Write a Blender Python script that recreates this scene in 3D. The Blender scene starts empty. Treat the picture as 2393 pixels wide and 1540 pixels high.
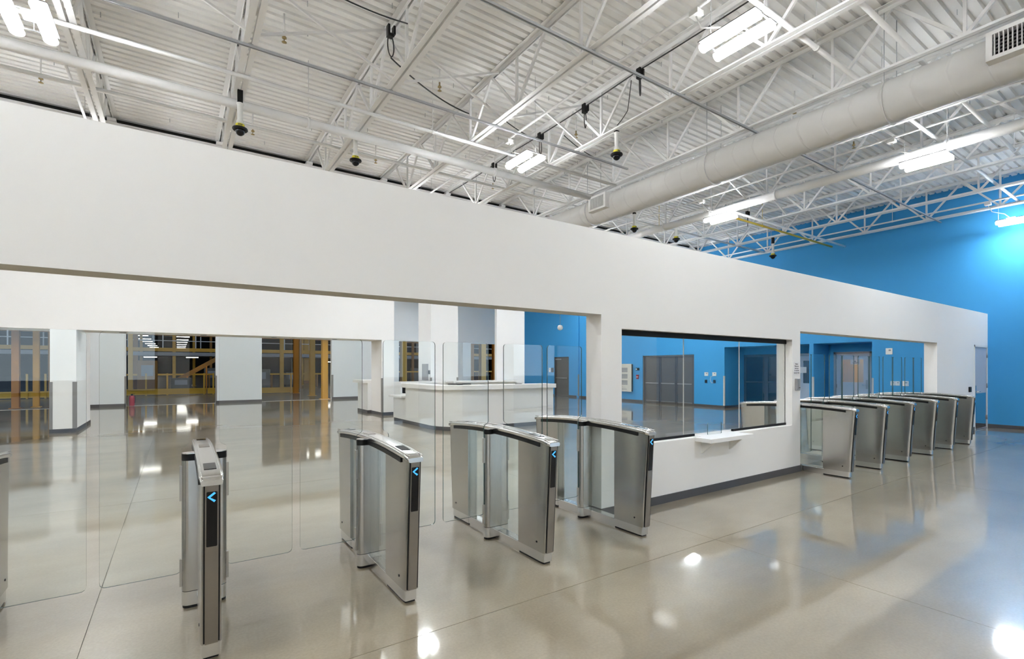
import bpy, bmesh, math, random
from mathutils import Vector, Matrix
random.seed(7)
SC = bpy.context.scene
COL = SC.collection

# ------------------------------------------------------------------ camera
FPX = 1152.8
cam_d = bpy.data.cameras.new('camera')
cam = bpy.data.objects.new('camera', cam_d)
COL.objects.link(cam)
cam.location = (0, 0, 1.57)
cam.rotation_euler = (math.pi / 2, 0, -math.radians(34.134))
cam_d.sensor_width = 36.0
cam_d.lens = FPX / 2393 * 36.0
cam_d.shift_y = (860.7 - 770) / 2393
cam_d.clip_end = 400
SC.camera = cam

# ------------------------------------------------------------------ world / exposure
SC.view_settings.view_transform = 'Standard'
SC.view_settings.look = 'None'
SC.view_settings.exposure = 0.98
SC.view_settings.gamma = 1.0
SC.view_settings.use_curve_mapping = False
SC.cycles.transparent_max_bounces = 48
SC.cycles.max_bounces = 10
SC.cycles.diffuse_bounces = 7
SC.cycles.glossy_bounces = 6
SC.cycles.sample_clamp_indirect = 6.0
SC.cycles.caustics_reflective = False
SC.cycles.caustics_refractive = False
LIGHT_GAIN = 68.0
W = bpy.data.worlds.new('world')
SC.world = W
W.use_nodes = True
wn = W.node_tree
for n in list(wn.nodes):
    wn.nodes.remove(n)
wo = wn.nodes.new('ShaderNodeOutputWorld')
wb = wn.nodes.new('ShaderNodeBackground')
wtc = wn.nodes.new('ShaderNodeTexCoord')
wsep = wn.nodes.new('ShaderNodeSeparateXYZ')
wr = wn.nodes.new('ShaderNodeValToRGB')
wn.links.new(wtc.outputs['Generated'], wsep.inputs[0])
wn.links.new(wsep.outputs['Z'], wr.inputs[0])
wn.links.new(wr.outputs[0], wb.inputs[0])
wn.links.new(wb.outputs[0], wo.inputs[0])
wr.color_ramp.elements[0].position = 0.0
wr.color_ramp.elements[0].color = (0.62, 0.74, 0.86, 1)
wr.color_ramp.elements[1].position = 0.5
wr.color_ramp.elements[1].color = (0.30, 0.50, 0.80, 1)
wb.inputs[1].default_value = 1.5

# ------------------------------------------------------------------ materials
MATS = {}


def mat(name, col, rough=0.5, metal=0.0, spec=0.5, noise=0.0, nscale=8.0, bump=0.0, emit=0.0, emitcol=None, stretch=None, coat=0.0):
    m = bpy.data.materials.new(name)
    m.use_nodes = True
    nt = m.node_tree
    p = nt.nodes['Principled BSDF']
    p.inputs['Base Color'].default_value = (*col, 1)
    p.inputs['Roughness'].default_value = rough
    p.inputs['Metallic'].default_value = metal
    p.inputs['Specular IOR Level'].default_value = spec
    if coat:
        p.inputs['Coat Weight'].default_value = coat
        p.inputs['Coat Roughness'].default_value = 0.05
    if emit:
        p.inputs['Emission Color'].default_value = (*(emitcol or col), 1)
        p.inputs['Emission Strength'].default_value = emit
    if noise or bump:
        tc = nt.nodes.new('ShaderNodeTexCoord')
        mp = nt.nodes.new('ShaderNodeMapping')
        mp.inputs['Scale'].default_value = stretch or (1, 1, 1)
        nz = nt.nodes.new('ShaderNodeTexNoise')
        nz.inputs['Scale'].default_value = nscale
        nz.inputs['Detail'].default_value = 5
        nt.links.new(tc.outputs['Object'], mp.inputs[0])
        nt.links.new(mp.outputs[0], nz.inputs[0])
        if noise:
            mx = nt.nodes.new('ShaderNodeMix')
            mx.data_type = 'RGBA'
            mx.inputs[6].default_value = (*[c * (1 - noise) for c in col], 1)
            mx.inputs[7].default_value = (*[min(1, c * (1 + noise)) for c in col], 1)
            nt.links.new(nz.outputs[0], mx.inputs[0])
            nt.links.new(mx.outputs[2], p.inputs['Base Color'])
        if bump:
            b = nt.nodes.new('ShaderNodeBump')
            b.inputs['Strength'].default_value = bump
            b.inputs['Distance'].default_value = 0.01
            nt.links.new(nz.outputs[0], b.inputs['Height'])
            nt.links.new(b.outputs[0], p.inputs['Normal'])
    MATS[name] = m
    return m


def glass_mat(name, tint=(0.975, 0.99, 0.985), ior=1.5):
    m = bpy.data.materials.new(name)
    m.use_nodes = True
    nt = m.node_tree
    for n in list(nt.nodes):
        nt.nodes.remove(n)
    o = nt.nodes.new('ShaderNodeOutputMaterial')
    mx = nt.nodes.new('ShaderNodeMixShader')
    tr = nt.nodes.new('ShaderNodeBsdfTransparent')
    tr.inputs[0].default_value = (*tint, 1)
    gl = nt.nodes.new('ShaderNodeBsdfGlossy')
    gl.inputs['Roughness'].default_value = 0.0
    gl.inputs['Color'].default_value = (1, 1, 1, 1)
    lw = nt.nodes.new('ShaderNodeLayerWeight')
    lw.inputs['Blend'].default_value = 0.5
    pw_ = nt.nodes.new('ShaderNodeMath'); pw_.operation = 'POWER'; pw_.inputs[1].default_value = 5.0
    sc_n = nt.nodes.new('ShaderNodeMath'); sc_n.operation = 'MULTIPLY_ADD'; sc_n.inputs[1].default_value = 0.96; sc_n.inputs[2].default_value = 0.04
    nt.links.new(lw.outputs['Facing'], pw_.inputs[0]); nt.links.new(pw_.outputs[0], sc_n.inputs[0])
    nt.links.new(sc_n.outputs[0], mx.inputs[0])
    nt.links.new(tr.outputs[0], mx.inputs[1])
    nt.links.new(gl.outputs[0], mx.inputs[2])
    nt.links.new(mx.outputs[0], o.inputs[0])
    MATS[name] = m
    return m


def emis(name, col, s):
    return mat(name, (0.8, 0.8, 0.8), 0.4, emit=s, emitcol=col)


mat('white_paint', (0.86, 0.86, 0.855), 0.75, spec=0.2, noise=0.012, nscale=1.5, bump=0.02)
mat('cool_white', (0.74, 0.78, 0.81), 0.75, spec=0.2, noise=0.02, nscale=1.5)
mat('steel_white', (0.80, 0.80, 0.80), 0.55, spec=0.3, noise=0.04, nscale=3)
mat('duct_paint', (0.62, 0.615, 0.605), 0.6, spec=0.25, noise=0.03, nscale=2)
mat('deck_white', (0.83, 0.83, 0.82), 0.6, spec=0.3, noise=0.05, nscale=2)
mat('blue_paint', (0.045, 0.285, 0.60), 0.65, spec=0.25, noise=0.02, nscale=1.2)
mat('base_grey', (0.060, 0.060, 0.066), 0.5, spec=0.4)
mat('black', (0.004, 0.004, 0.004), 0.45, spec=0.25)
mat('black_gloss', (0.002, 0.002, 0.003), 0.10, spec=0.3)
mat('black_track', (0.006, 0.006, 0.007), 0.6, spec=0.2)
mat('steel', (0.52, 0.505, 0.475), 0.22, metal=1.0, noise=0.05, nscale=30, stretch=(1, 1, 0.03), bump=0.0)
mat('steel_bright', (0.72, 0.715, 0.70), 0.20, metal=1.0)
mat('steel_plate', (0.27, 0.245, 0.215), 0.36, metal=1.0, noise=0.03, nscale=40, stretch=(0.03, 0.03, 1))
mat('mirror_plate', (0.70, 0.71, 0.73), 0.06, metal=1.0)
mat('galv', (0.50, 0.52, 0.54), 0.45, metal=0.5, noise=0.1, nscale=20)
mat('counter_white', (0.88, 0.88, 0.875), 0.35, spec=0.4)
mat('laminate', (0.84, 0.855, 0.86), 0.30, spec=0.45)
mat('door_grey', (0.42, 0.47, 0.56), 0.5)
mat('panel_dark', (0.085, 0.082, 0.078), 0.42, spec=0.45, noise=0.08, nscale=3, stretch=(1, 1, 0.2))
mat('frame_grey', (0.26, 0.27, 0.28), 0.45)
mat('guard_grey', (0.24, 0.23, 0.22), 0.4, metal=0.3)
mat('guard_cream', (0.62, 0.58, 0.52), 0.5)
mat('plastic_white', (0.78, 0.78, 0.76), 0.4)
mat('cream_box', (0.62, 0.61, 0.55), 0.45)
mat('red', (0.32, 0.015, 0.02), 0.35)
mat('yellow_steel', (0.62, 0.33, 0.025), 0.45, noise=0.08, nscale=2)
mat('brown_steel', (0.30, 0.13, 0.015), 0.5, noise=0.1, nscale=2)
mat('orange_steel', (0.56, 0.20, 0.015), 0.5, noise=0.1, nscale=2)
mat('gas_yellow', (0.66, 0.46, 0.03), 0.45)
mat('label_yellow', (0.75, 0.66, 0.03), 0.5)
mat('brass', (0.35, 0.27, 0.13), 0.35, metal=0.9)
mat('wh_floor', (0.20, 0.185, 0.16), 0.25, noise=0.2, nscale=0.6)
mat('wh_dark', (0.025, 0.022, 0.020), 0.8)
mat('wh_grey', (0.30, 0.30, 0.31), 0.5, noise=0.15, nscale=3)
mat('machine_dark', (0.10, 0.092, 0.08), 0.45, noise=0.3, nscale=4)
mat('asphalt', (0.14, 0.14, 0.145), 0.85, noise=0.2, nscale=5)
mat('beige_room', (0.48, 0.36, 0.25), 0.7)
mat('brown_room', (0.11, 0.075, 0.05), 0.7)
mat('navy_frame', (0.016, 0.02, 0.035), 0.4)
mat('paper', (0.78, 0.78, 0.80), 0.7)
mat('ink', (0.05, 0.05, 0.055), 0.7)
mat('sign_blue', (0.10, 0.13, 0.20), 0.6)
mat('glass_edge', (0.03, 0.075, 0.07), 0.15, spec=0.6)
mat('cable_black', (0.012, 0.012, 0.012), 0.5)
mat('cable_grey', (0.28, 0.28, 0.28), 0.5)
glass_mat('glass')
glass_mat('glass_dark', tint=(0.30, 0.30, 0.33))
emis('led', (0.96, 0.982, 1.0), LIGHT_GAIN)
emis('fill_glow', (0.96, 0.982, 1.0), LIGHT_GAIN * 0.26)
mat('gap_shade', (0.035, 0.034, 0.034), 0.9)
emis('led_wh', (1.0, 0.97, 0.90), 8.0)
emis('led_cap', (1.0, 0.985, 0.97), 1.2)
mat('fixture_grey', (0.03, 0.03, 0.03), 0.6, spec=0.15)
mat('chevron', (0.01, 0.02, 0.04), 0.4, emit=0.85, emitcol=(0.045, 0.36, 1.0))
emis('lamp_warm', (1.0, 0.84, 0.66), 4.5)

# polished concrete
m = bpy.data.materials.new('concrete')
m.use_nodes = True
nt = m.node_tree
p = nt.nodes['Principled BSDF']
tc = nt.nodes.new('ShaderNodeTexCoord')
geo = nt.nodes.new('ShaderNodeNewGeometry')
n1 = nt.nodes.new('ShaderNodeTexNoise'); n1.inputs['Scale'].default_value = 0.55; n1.inputs['Detail'].default_value = 6; n1.inputs['Roughness'].default_value = 0.6
n2 = nt.nodes.new('ShaderNodeTexNoise'); n2.inputs['Scale'].default_value = 60; n2.inputs['Detail'].default_value = 3
mp = nt.nodes.new('ShaderNodeMapping'); mp.inputs['Scale'].default_value = (1, 1.8, 1)
nt.links.new(geo.outputs['Position'], mp.inputs[0])
nt.links.new(mp.outputs[0], n1.inputs[0])
nt.links.new(geo.outputs['Position'], n2.inputs[0])
r1 = nt.nodes.new('ShaderNodeValToRGB')
r1.color_ramp.elements[0].position = 0.30; r1.color_ramp.elements[0].color = (0.205, 0.163, 0.105, 1)
r1.color_ramp.elements[1].position = 0.70; r1.color_ramp.elements[1].color = (0.355, 0.30, 0.212, 1)
nt.links.new(n1.outputs[0], r1.inputs[0])
mx = nt.nodes.new('ShaderNodeMix'); mx.data_type = 'RGBA'; mx.blend_type = 'OVERLAY'
mx.inputs[0].default_value = 0.22
nt.links.new(r1.outputs[0], mx.inputs[6]); nt.links.new(n2.outputs[0], mx.inputs[7])
nt.links.new(mx.outputs[2], p.inputs['Base Color'])
r2 = nt.nodes.new('ShaderNodeMapRange')
r2.inputs['To Min'].default_value = 0.29; r2.inputs['To Max'].default_value = 0.36
nt.links.new(n1.outputs[0], r2.inputs[0]); nt.links.new(r2.outputs[0], p.inputs['Roughness'])
p.inputs['Specular IOR Level'].default_value = 0.8
p.inputs['Coat Weight'].default_value = 1.0
p.inputs['Coat IOR'].default_value = 1.85
p.inputs['Coat Roughness'].default_value = 0.06
n3 = nt.nodes.new('ShaderNodeTexNoise'); n3.inputs['Scale'].default_value = 2.2; n3.inputs['Detail'].default_value = 2
nt.links.new(mp.outputs[0], n3.inputs[0])
bp = nt.nodes.new('ShaderNodeBump'); bp.inputs['Strength'].default_value = 0.035; bp.inputs['Distance'].default_value = 0.05
nt.links.new(n3.outputs[0], bp.inputs['Height']); nt.links.new(bp.outputs[0], p.inputs['Normal'])
MATS['concrete'] = m


# ------------------------------------------------------------------ mesh helpers
def box(bm, x0, x1, y0, y1, z0, z1, mi=0, bev=0.0):
    r = bmesh.ops.create_cube(bm, size=1)
    vs = r['verts']
    for v in vs:
        v.co = Vector((x0 + (v.co.x + .5) * (x1 - x0), y0 + (v.co.y + .5) * (y1 - y0), z0 + (v.co.z + .5) * (z1 - z0)))
    fs = set(f for v in vs for f in v.link_faces)
    for f in fs:
        f.material_index = mi
    if bev:
        es = set(e for v in vs for e in v.link_edges)
        bmesh.ops.bevel(bm, geom=list(es), offset=bev, segments=2, affect='EDGES', profile=0.5)


def bar(bm, p, q, w, h=None, up=(0, 0, 1)):
    """rectangular bar from p to q"""
    h = h or w
    p, q = Vector(p), Vector(q)
    d = (q - p).normalized()
    up = Vector(up)
    s = d.cross(up)
    if s.length < 1e-4:
        s = d.cross(Vector((1, 0, 0)))
    s.normalize()
    u = s.cross(d)
    vs = []
    for c in (p, q):
        for a, b in ((-1, -1), (1, -1), (1, 1), (-1, 1)):
            vs.append(bm.verts.new(c + s * (a * w / 2) + u * (b * h / 2)))
    for i in range(4):
        bm.faces.new((vs[i], vs[(i + 1) % 4], vs[4 + (i + 1) % 4], vs[4 + i]))
    bm.faces.new(vs[3::-1]); bm.faces.new(vs[4:])


def tube(bm, pts, r, seg=8, cap=True, smooth=True):
    pts = [Vector(a) for a in pts]
    rings = []
    prev = None
    for i, c in enumerate(pts):
        d = (pts[min(i + 1, len(pts) - 1)] - pts[max(i - 1, 0)]).normalized()
        ref = prev if prev is not None else (Vector((0, 0, 1)) if abs(d.z) < .95 else Vector((1, 0, 0)))
        s = d.cross(ref)
        if s.length < 1e-5:
            s = d.cross(Vector((0, 1, 0)))
        s.normalize()
        u = s.cross(d).normalized()
        prev = u
        rings.append([bm.verts.new(c + (s * math.cos(t) + u * math.sin(t)) * r) for t in [2 * math.pi * k / seg for k in range(seg)]])
    for a, b in zip(rings, rings[1:]):
        for k in range(seg):
            f = bm.faces.new((a[k], a[(k + 1) % seg], b[(k + 1) % seg], b[k]))
            f.smooth = smooth
    if cap:
        bm.faces.new(rings[0][::-1]); bm.faces.new(rings[-1])


def lathe(bm, prof, c=(0, 0, 0), seg=16):
    rings = []
    for r, z in prof:
        rings.append([bm.verts.new((c[0] + r * math.cos(2 * math.pi * k / seg), c[1] + r * math.sin(2 * math.pi * k / seg), c[2] + z)) for k in range(seg)])
    for a, b in zip(rings, rings[1:]):
        for k in range(seg):
            f = bm.faces.new((a[k], a[(k + 1) % seg], b[(k + 1) % seg], b[k]))
            f.smooth = True
    bm.faces.new(rings[0][::-1]); bm.faces.new(rings[-1])


def prism(bm, poly, axis, d0, d1, mside=0, mcap=0):
    """extrude 2-D poly along axis ('x': poly=(y,z); 'y': poly=(x,z); 'z': poly=(x,y))"""
    def P(a, b, d):
        return {'x': (d, a, b), 'y': (a, d, b), 'z': (a, b, d)}[axis]
    A = [bm.verts.new(P(a, b, d0)) for a, b in poly]
    B = [bm.verts.new(P(a, b, d1)) for a, b in poly]
    n = len(poly)
    for i in range(n):
        f = bm.faces.new((A[i], A[(i + 1) % n], B[(i + 1) % n], B[i])); f.material_index = mside
    f = bm.faces.new(A[::-1]); f.material_index = mcap
    f = bm.faces.new(B); f.material_index = mcap


def round_poly(pts, r, seg=4):
    out = []
    n = len(pts)
    for i in range(n):
        p = Vector(pts[i]); a = Vector(pts[i - 1]); b = Vector(pts[(i + 1) % n])
        da, db = (a - p), (b - p)
        rr = min(r, da.length * .45, db.length * .45)
        s, e = p + da.normalized() * rr, p + db.normalized() * rr
        for k in range(seg + 1):
            t = k / seg
            out.append(tuple((1 - t) ** 2 * s + 2 * t * (1 - t) * p + t * t * e))
    return out


def mesh(bm, mats, smooth_ang=None):
    bmesh.ops.recalc_face_normals(bm, faces=bm.faces)
    me = bpy.data.meshes.new('m')
    bm.to_mesh(me); bm.free()
    for k in (mats if isinstance(mats, (list, tuple)) else [mats]):
        me.materials.append(MATS[k])
    return me


def obj(name, me, parent=None, loc=None, label=None, cat=None, group=None, kind=None, rotz=0):
    o = bpy.data.objects.new(name, me)
    COL.objects.link(o)
    if parent:
        o.parent = parent
    if loc:
        o.location = loc
    if rotz:
        o.rotation_euler = (0, 0, rotz)
    if label: o['label'] = label
    if cat: o['category'] = cat
    if group: o['group'] = group
    if kind: o['kind'] = kind
    return o


def mk(name, fn, mats, parent=None, **kw):
    bm = bmesh.new()
    fn(bm)
    return obj(name, mesh(bm, mats), parent, **kw)


def empty(name, loc=(0, 0, 0), **kw):
    return obj(name, None, loc=loc, **kw)


def copy_tree(o, loc, label, rotz=None):
    r = o.copy(); COL.objects.link(r); r.location = loc; r['label'] = label
    if rotz is not None:
        r.rotation_euler = (0, 0, rotz)
    for ch in o.children:
        c = ch.copy(); COL.objects.link(c); c.parent = r
        for g in ch.children:
            d = g.copy(); COL.objects.link(d); d.parent = c
    return r


def boxes(*bs):
    def f(bm):
        for b in bs:
            box(bm, *b)
    return f


ORD = ['first', 'second', 'third', 'fourth', 'fifth', 'sixth', 'seventh', 'eighth', 'ninth', 'tenth', 'eleventh', 'twelfth', 'thirteenth', 'fourteenth']

# ================================================================== SETTING
YW, YB = 3.767, 4.0          # lobby wall faces
XB = 17.86                   # blue end wall
ZD = 6.54                    # underside of the roof deck
XL, YBK = -9.0, -7.0         # left wall / rear wall
YP, YF = 16.1, 25.8          # inner portal wall / far wall
ZT = 3.022                   # top of lobby wall
ZO = 2.137                   # opening head

# floor: slabs with saw-cut joints
fl = mk('floor', boxes((XL - .3, XB + 2.0, YBK - .3, YF + .1, -0.30, -0.012)), 'concrete', kind='structure')
xs = [XL - .3, -5.0, -.45, 4.08, 8.65, 13.2, XB + 2.0]
ys = [YBK - .3, -1.85, 2.70, 7.25, 11.8, 16.4, 20.9, YF + .1]
G = 0.0022
slab_cache = {}
for i in range(len(xs) - 1):
    for j in range(len(ys) - 1):
        key = (round(xs[i + 1] - xs[i], 3), round(ys[j + 1] - ys[j], 3))
        if key not in slab_cache:
            bm = bmesh.new(); box(bm, G, key[0] - G, G, key[1] - G, -0.012, 0.0)
            slab_cache[key] = mesh(bm, 'concrete')
        obj('floor_slab', slab_cache[key], fl, loc=(xs[i], ys[j], 0))

# lobby wall with two wide openings and a window
XA0, XA1 = -3.6, 3.69        # wide opening
XW0, XW1, ZS, ZH = 3.994, 7.63, 0.715, 2.0
XO0, XO1 = 7.872, 13.95      # second opening
XD0, XD1 = 16.72, 17.76      # door in the wall
wall = mk('wall_front', boxes(
    (XL, XB, YW, YB, ZO, ZT), (XL, XA0, YW, YB, 0, ZO),
    (XA1, XW0, YW, YB, 0, ZO), (XW0, XW1, YW, YB, 0, ZS), (XW0, XW1, YW, YB, ZH, ZO),
    (XW1, XO0, YW, YB, 0, ZO), (XO1, XD0, YW, YB, 0, ZO), (XD1, XB, YW, YB, 0, ZO)), 'white_paint', kind='structure')
HB = 0.093
mk('baseboard_front', boxes(
    (XA1 - .012, XO0 + .006, YW - .012, YW, 0, HB), (XA1 - .012, XA1, YW, YB, 0, HB), (XA1 - .012, XO0, YB, YB + .012, 0, HB),
    (XO1 - .012, XD0 - .05, YW - .012, YW, 0, HB), (XO1 - .012, XO1, YW, YB, 0, HB)), 'base_grey', kind='structure')

# blue end wall with three recesses
R2 = (8.25, 11.407, 2.40)
R3 = (6.41, 8.115, 2.405)
RP = (12.79, 15.54, 2.15)
RD = (20.76, 22.05, 2.21)
T = 0.25
wr_ = mk('wall_right', boxes(
    (XB, XB + T, YBK, R3[0], 0, ZD + .1), (XB, XB + T, R3[0], R3[1], R3[2], ZD + .1), (XB, XB + T, R3[1], R2[0], 0, ZD + .1),
    (XB, XB + T, R2[0], R2[1], R2[2], ZD + .1), (XB, XB + T, R2[1], RP[0], 0, ZD + .1), (XB, XB + T, RP[0], RP[1], RP[2], ZD + .1),
    (XB, XB + T, RP[1], RD[0], 0, ZD + .1), (XB, XB + T, RD[0], RD[1], RD[2], ZD + .1), (XB, XB + T, RD[1], YF, 0, ZD + .1),
    (XB - .06, XB, 15.95 + 3.95, 20.05, 0, ZD),
    # recess 3 (door alcove)
    (XB + T, 18.95, R3[0] - .12, R3[0], 0, R3[2] + .12), (XB + T, 18.95, R3[1], R3[1] + .12, 0, R3[2] + .12),
    (XB + T, 19.05, R3[0] - .12, R3[1] + .12, R3[2], R3[2] + .12),
    (18.95, 19.05, R3[0] - .12, 6.80, 0, R3[2]), (18.95, 19.05, 7.93, R3[1] + .12, 0, R3[2]), (18.95, 19.05, 6.80, 7.93, 2.13, R3[2]),
    # recess 2 (glass entrance)
    (XB + T, 19.25, R2[0] - .10, R2[0], 0, R2[2] + .12), (XB + T, 19.25, R2[1], R2[1] + .12, 0, R2[2] + .12),
    (XB + T, 19.35, R2[0] - .10, R2[1] + .12, R2[2], R2[2] + .12),
    (19.25, 19.35, R2[0] - .1, R2[1] + .12, 2.12, R2[2]), (19.25, 19.35, 9.30, 9.62, 0, 2.12)), 'blue_paint', kind='structure')
mk('baseboard_right', boxes(*[(XB - .012, XB, a, b, 0, HB) for a, b in
    ((YBK, R3[0]), (R3[1], R2[0]), (R2[1], RP[0]), (RP[1], 19.9), (20.05, RD[0]), (RD[1], YF))],
    (XB, 18.95, R3[1] - .012, R3[1], 0, HB), (XB, 19.25, R2[1] - .012, R2[1], 0, HB)), 'base_grey', kind='structure')

# inner portal wall (pillars, header, columns)
mk('wall_portal', boxes(
    (-2.55, -2.07, YP, YP + 2.35, 0, 2.52), (5.65, 6.08, YP, YP + 1.06, 0, 2.52),
    (XL, 6.08, YP, YP + 1.06, 2.52, ZD + .1),
    (7.44, 8.52, YP, YP + 1.1, 0, ZD + .1), (10.20, 11.52, YP, YP + .14, 0, ZD + .1)), 'white_paint', kind='structure')
mk('baseboard_portal', boxes(
    (-2.56, -2.06, YP - .012, YP, 0, HB), (-2.07, -2.058, YP, YP + 2.35, 0, HB),
    (5.638, 6.09, YP - .012, YP, 0, HB), (5.638, 5.65, YP, YP + 1.06, 0, HB),
    (7.428, 8.53, YP - .012, YP, 0, HB), (10.19, 11.53, YP - .012, YP, 0, HB)), 'base_grey', kind='structure')
# far wall with warehouse openings
FO = [(-8.6, -3.93), (-1.765, 1.415), (3.28, 6.46), (10.02, 13.1), (14.52, 17.2)]
fw = []
x = XL
for a, b in FO:
    fw.append((x, a, YF, YF + .25, 0, 3.06)); x = b
fw.append((x, XB + T, YF, YF + .25, 0, 3.06))
fw.append((XL, XB + T, YF, YF + .25, 3.06, ZD + .1))
mk('wall_back', boxes(*fw), 'cool_white', kind='structure')
mk('baseboard_back', boxes(*[(q[0], q[1], YF - .012, YF, 0, .11) for q in fw[:-1]]), 'base_grey', kind='structure')
mk('wall_left', boxes((XL - .25, XL, YBK, YF, 0, ZD + .1)), 'white_paint', kind='structure')

# rear wall with glazed bays to the outdoors (behind the camera)
BAYS = [(-3.3, -1.5), (-1.05, -.4), (4.9, 6.0), (6.4, 7.1), (8.0, 9.5), (10.1, 12.2)]
rw = []
x = XL
for a, b in BAYS:
    rw.append((x, a, YBK - .25, YBK, 0, 2.6)); x = b
rw.append((x, XB + T, YBK - .25, YBK, 0, 2.6)); rw.append((XL, XB + T, YBK - .25, YBK, 2.6, ZD + .1))
mk('wall_rear', boxes(*rw), 'white_paint', kind='structure')
for n, (a, b) in enumerate(BAYS):
    def fr(bm, a=a, b=b):
        for q in ((a, a + .06), (b - .06, b)):
            box(bm, q[0], q[1], YBK - .16, YBK - .08, 0, 2.6)
        for z in (0, .95, 2.52):
            box(bm, a + .06, b - .06, YBK - .16, YBK - .08, z, z + .08)
    w_ = mk('window_%d' % (n + 3), fr, 'black_track', kind='structure')
    mk('pane', boxes((a + .06, b - .06, YBK - .125, YBK - .115, .08, .95)), 'glass', w_)
    mk('pane', boxes((a + .06, b - .06, YBK - .125, YBK - .115, 1.03, 2.52)), 'glass', w_)
mk('ground_outdoors', boxes((-60, 70, -80, YBK - .3, -.2, -.05)), 'asphalt', kind='structure')

# ---------------------------------------------------------------- ceiling: corrugated deck sheets
PIT, DEP = 0.1524, 0.042
ceil = mk('ceiling', boxes((XL - .3, XB + 1.6, YBK - .3, YF + .3, ZD + .06, ZD + .2)), 'deck_white', kind='structure')
bm = bmesh.new()
nr = 6
prof = []
for k in range(nr):
    y = k * PIT
    prof += [(y, 0), (y + .094, 0), (y + .108, DEP), (y + .138, DEP)]
prof.append((nr * PIT, 0))
va = [bm.verts.new((XL, a, b)) for a, b in prof]
vb = [bm.verts.new((XB + .05, a, b)) for a, b in prof]
vc = [bm.verts.new((XL, a, b + .004)) for a, b in prof]
vd = [bm.verts.new((XB + .05, a, b + .004)) for a, b in prof]
for i in range(len(prof) - 1):
    bm.faces.new((va[i], va[i + 1], vb[i + 1], vb[i])); bm.faces.new((vd[i], vd[i + 1], vc[i + 1], vc[i]))
sheet = mesh(bm, 'deck_white')
y = YBK
while y < YF - .1:
    obj('deck_sheet', sheet, ceil, loc=(0, y, ZD)); y += nr * PIT
# little hanger tabs under the deck
bm = bmesh.new()
for i in range(26):
    for j in range(18):
        if random.random() < .35:
            X = -2.5 + i * .81 + random.uniform(-.1, .1); Y = 1.6 + j * .6096 + random.uniform(-.02, .02)
            box(bm, X - .005, X + .005, Y - .003, Y + .003, ZD - .075, ZD)
obj('hanger_tab', mesh(bm, 'galv'), ceil, kind='stuff')

# girder where the joists bear
mk('trim_1', boxes((XL, XB, 12.42, 12.62, ZD - .15, ZD - .128), (XL, XB, 12.51, 12.53, ZD - .60, ZD - .15), (XL, XB, 12.42, 12.62, ZD - .62, ZD - .60)), 'steel_white', kind='structure')

mk('gap_shade_strip', boxes((XL, XB, 12.64, 12.72, ZD - .60, ZD + .05)), 'gap_shade', kind='structure')  # dark strip painted as the shade in the unlit gap over the girder

# ================================================================== ROOF JOISTS
JX = [.76 + 1.829 * k for k in range(-2, 10)]
JX[-1] = 17.25
ZTC, ZBC = ZD - .004, 5.65
bm = bmesh.new()
Y0, Y1 = -6.4, 12.45
for s in (-1, 1):
    box(bm, s * .014, s * .088, Y0, Y1 + .12, ZTC - .010, ZTC)
    box(bm, s * .014, s * .022, Y0, Y1 + .12, ZTC - .07, ZTC - .010)
me_top = mesh(bm, 'steel_white')
bm = bmesh.new()
for s in (-1, 1):
    box(bm, s * .014, s * .082, Y0 + .4, Y1 - .5, ZBC, ZBC + .009)
    box(bm, s * .014, s * .022, Y0 + .4, Y1 - .5, ZBC + .009, ZBC + .062)
me_bot = mesh(bm, 'steel_white')
nodes = [6.38 + 1.49 * k for k in range(-8, 5)]
bm = bmesh.new(); bar(bm, (0, 0, ZBC + .03), (0, 0, ZTC - .03), .036, .036); me_post = mesh(bm, 'steel_white')
bm = bmesh.new(); bar(bm, (0, 0, ZBC + .03), (0, .745, ZTC - .03), .036, .042); me_d1 = mesh(bm, 'steel_white')
bm = bmesh.new(); bar(bm, (0, 0, ZBC + .03), (0, -.745, ZTC - .03), .036, .042); me_d2 = mesh(bm, 'steel_white')
bm = bmesh.new(); box(bm, -.07, .07, 12.36, 12.6, ZTC - .125, ZTC - .07); me_seat = mesh(bm, 'steel_white')
for i, X in enumerate(JX):
    j = empty('roof_joist', (X, 0, 0), label='white open-web steel roof joist, %s counted from the left' % ORD[i], cat='joist', group='roof joists under the deck')
    obj('top_chord', me_top, j); obj('bottom_chord', me_bot, j); obj('bearing_seat', me_seat, j)
    for Y in nodes:
        if Y < Y0 + .6 or Y > Y1 - .3:
            continue
        obj('web_post', me_post, j, loc=(0, Y, 0)); obj('web_diagonal', me_d1, j, loc=(0, Y, 0)); obj('web_diagonal', me_d2, j, loc=(0, Y, 0))
# cross bridging between neighbouring joists
dxj = 1.829
for nm, YY in (('the inner', 6.84), ('the outer', 1.35)):
    bm = bmesh.new(); bar(bm, (.03, 0, ZTC - .08), (dxj - .03, 0, ZBC + .06), .03, .03); ma = mesh(bm, 'steel_white')
    bm = bmesh.new(); bar(bm, (.03, .03, ZBC + .06), (dxj - .03, .03, ZTC - .08), .03, .03); mb = mesh(bm, 'steel_white')
    for i in range(len(JX) - 2):
        b_ = empty('cross_brace', (JX[i], YY, 0), label='thin white cross brace of %s row between %s and %s joist from the left' % (nm, ORD[i], ORD[i + 1]), cat='brace', group='cross bracing between joists')
        obj('brace_bar', ma, b_); obj('brace_bar', mb, b_)


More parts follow.
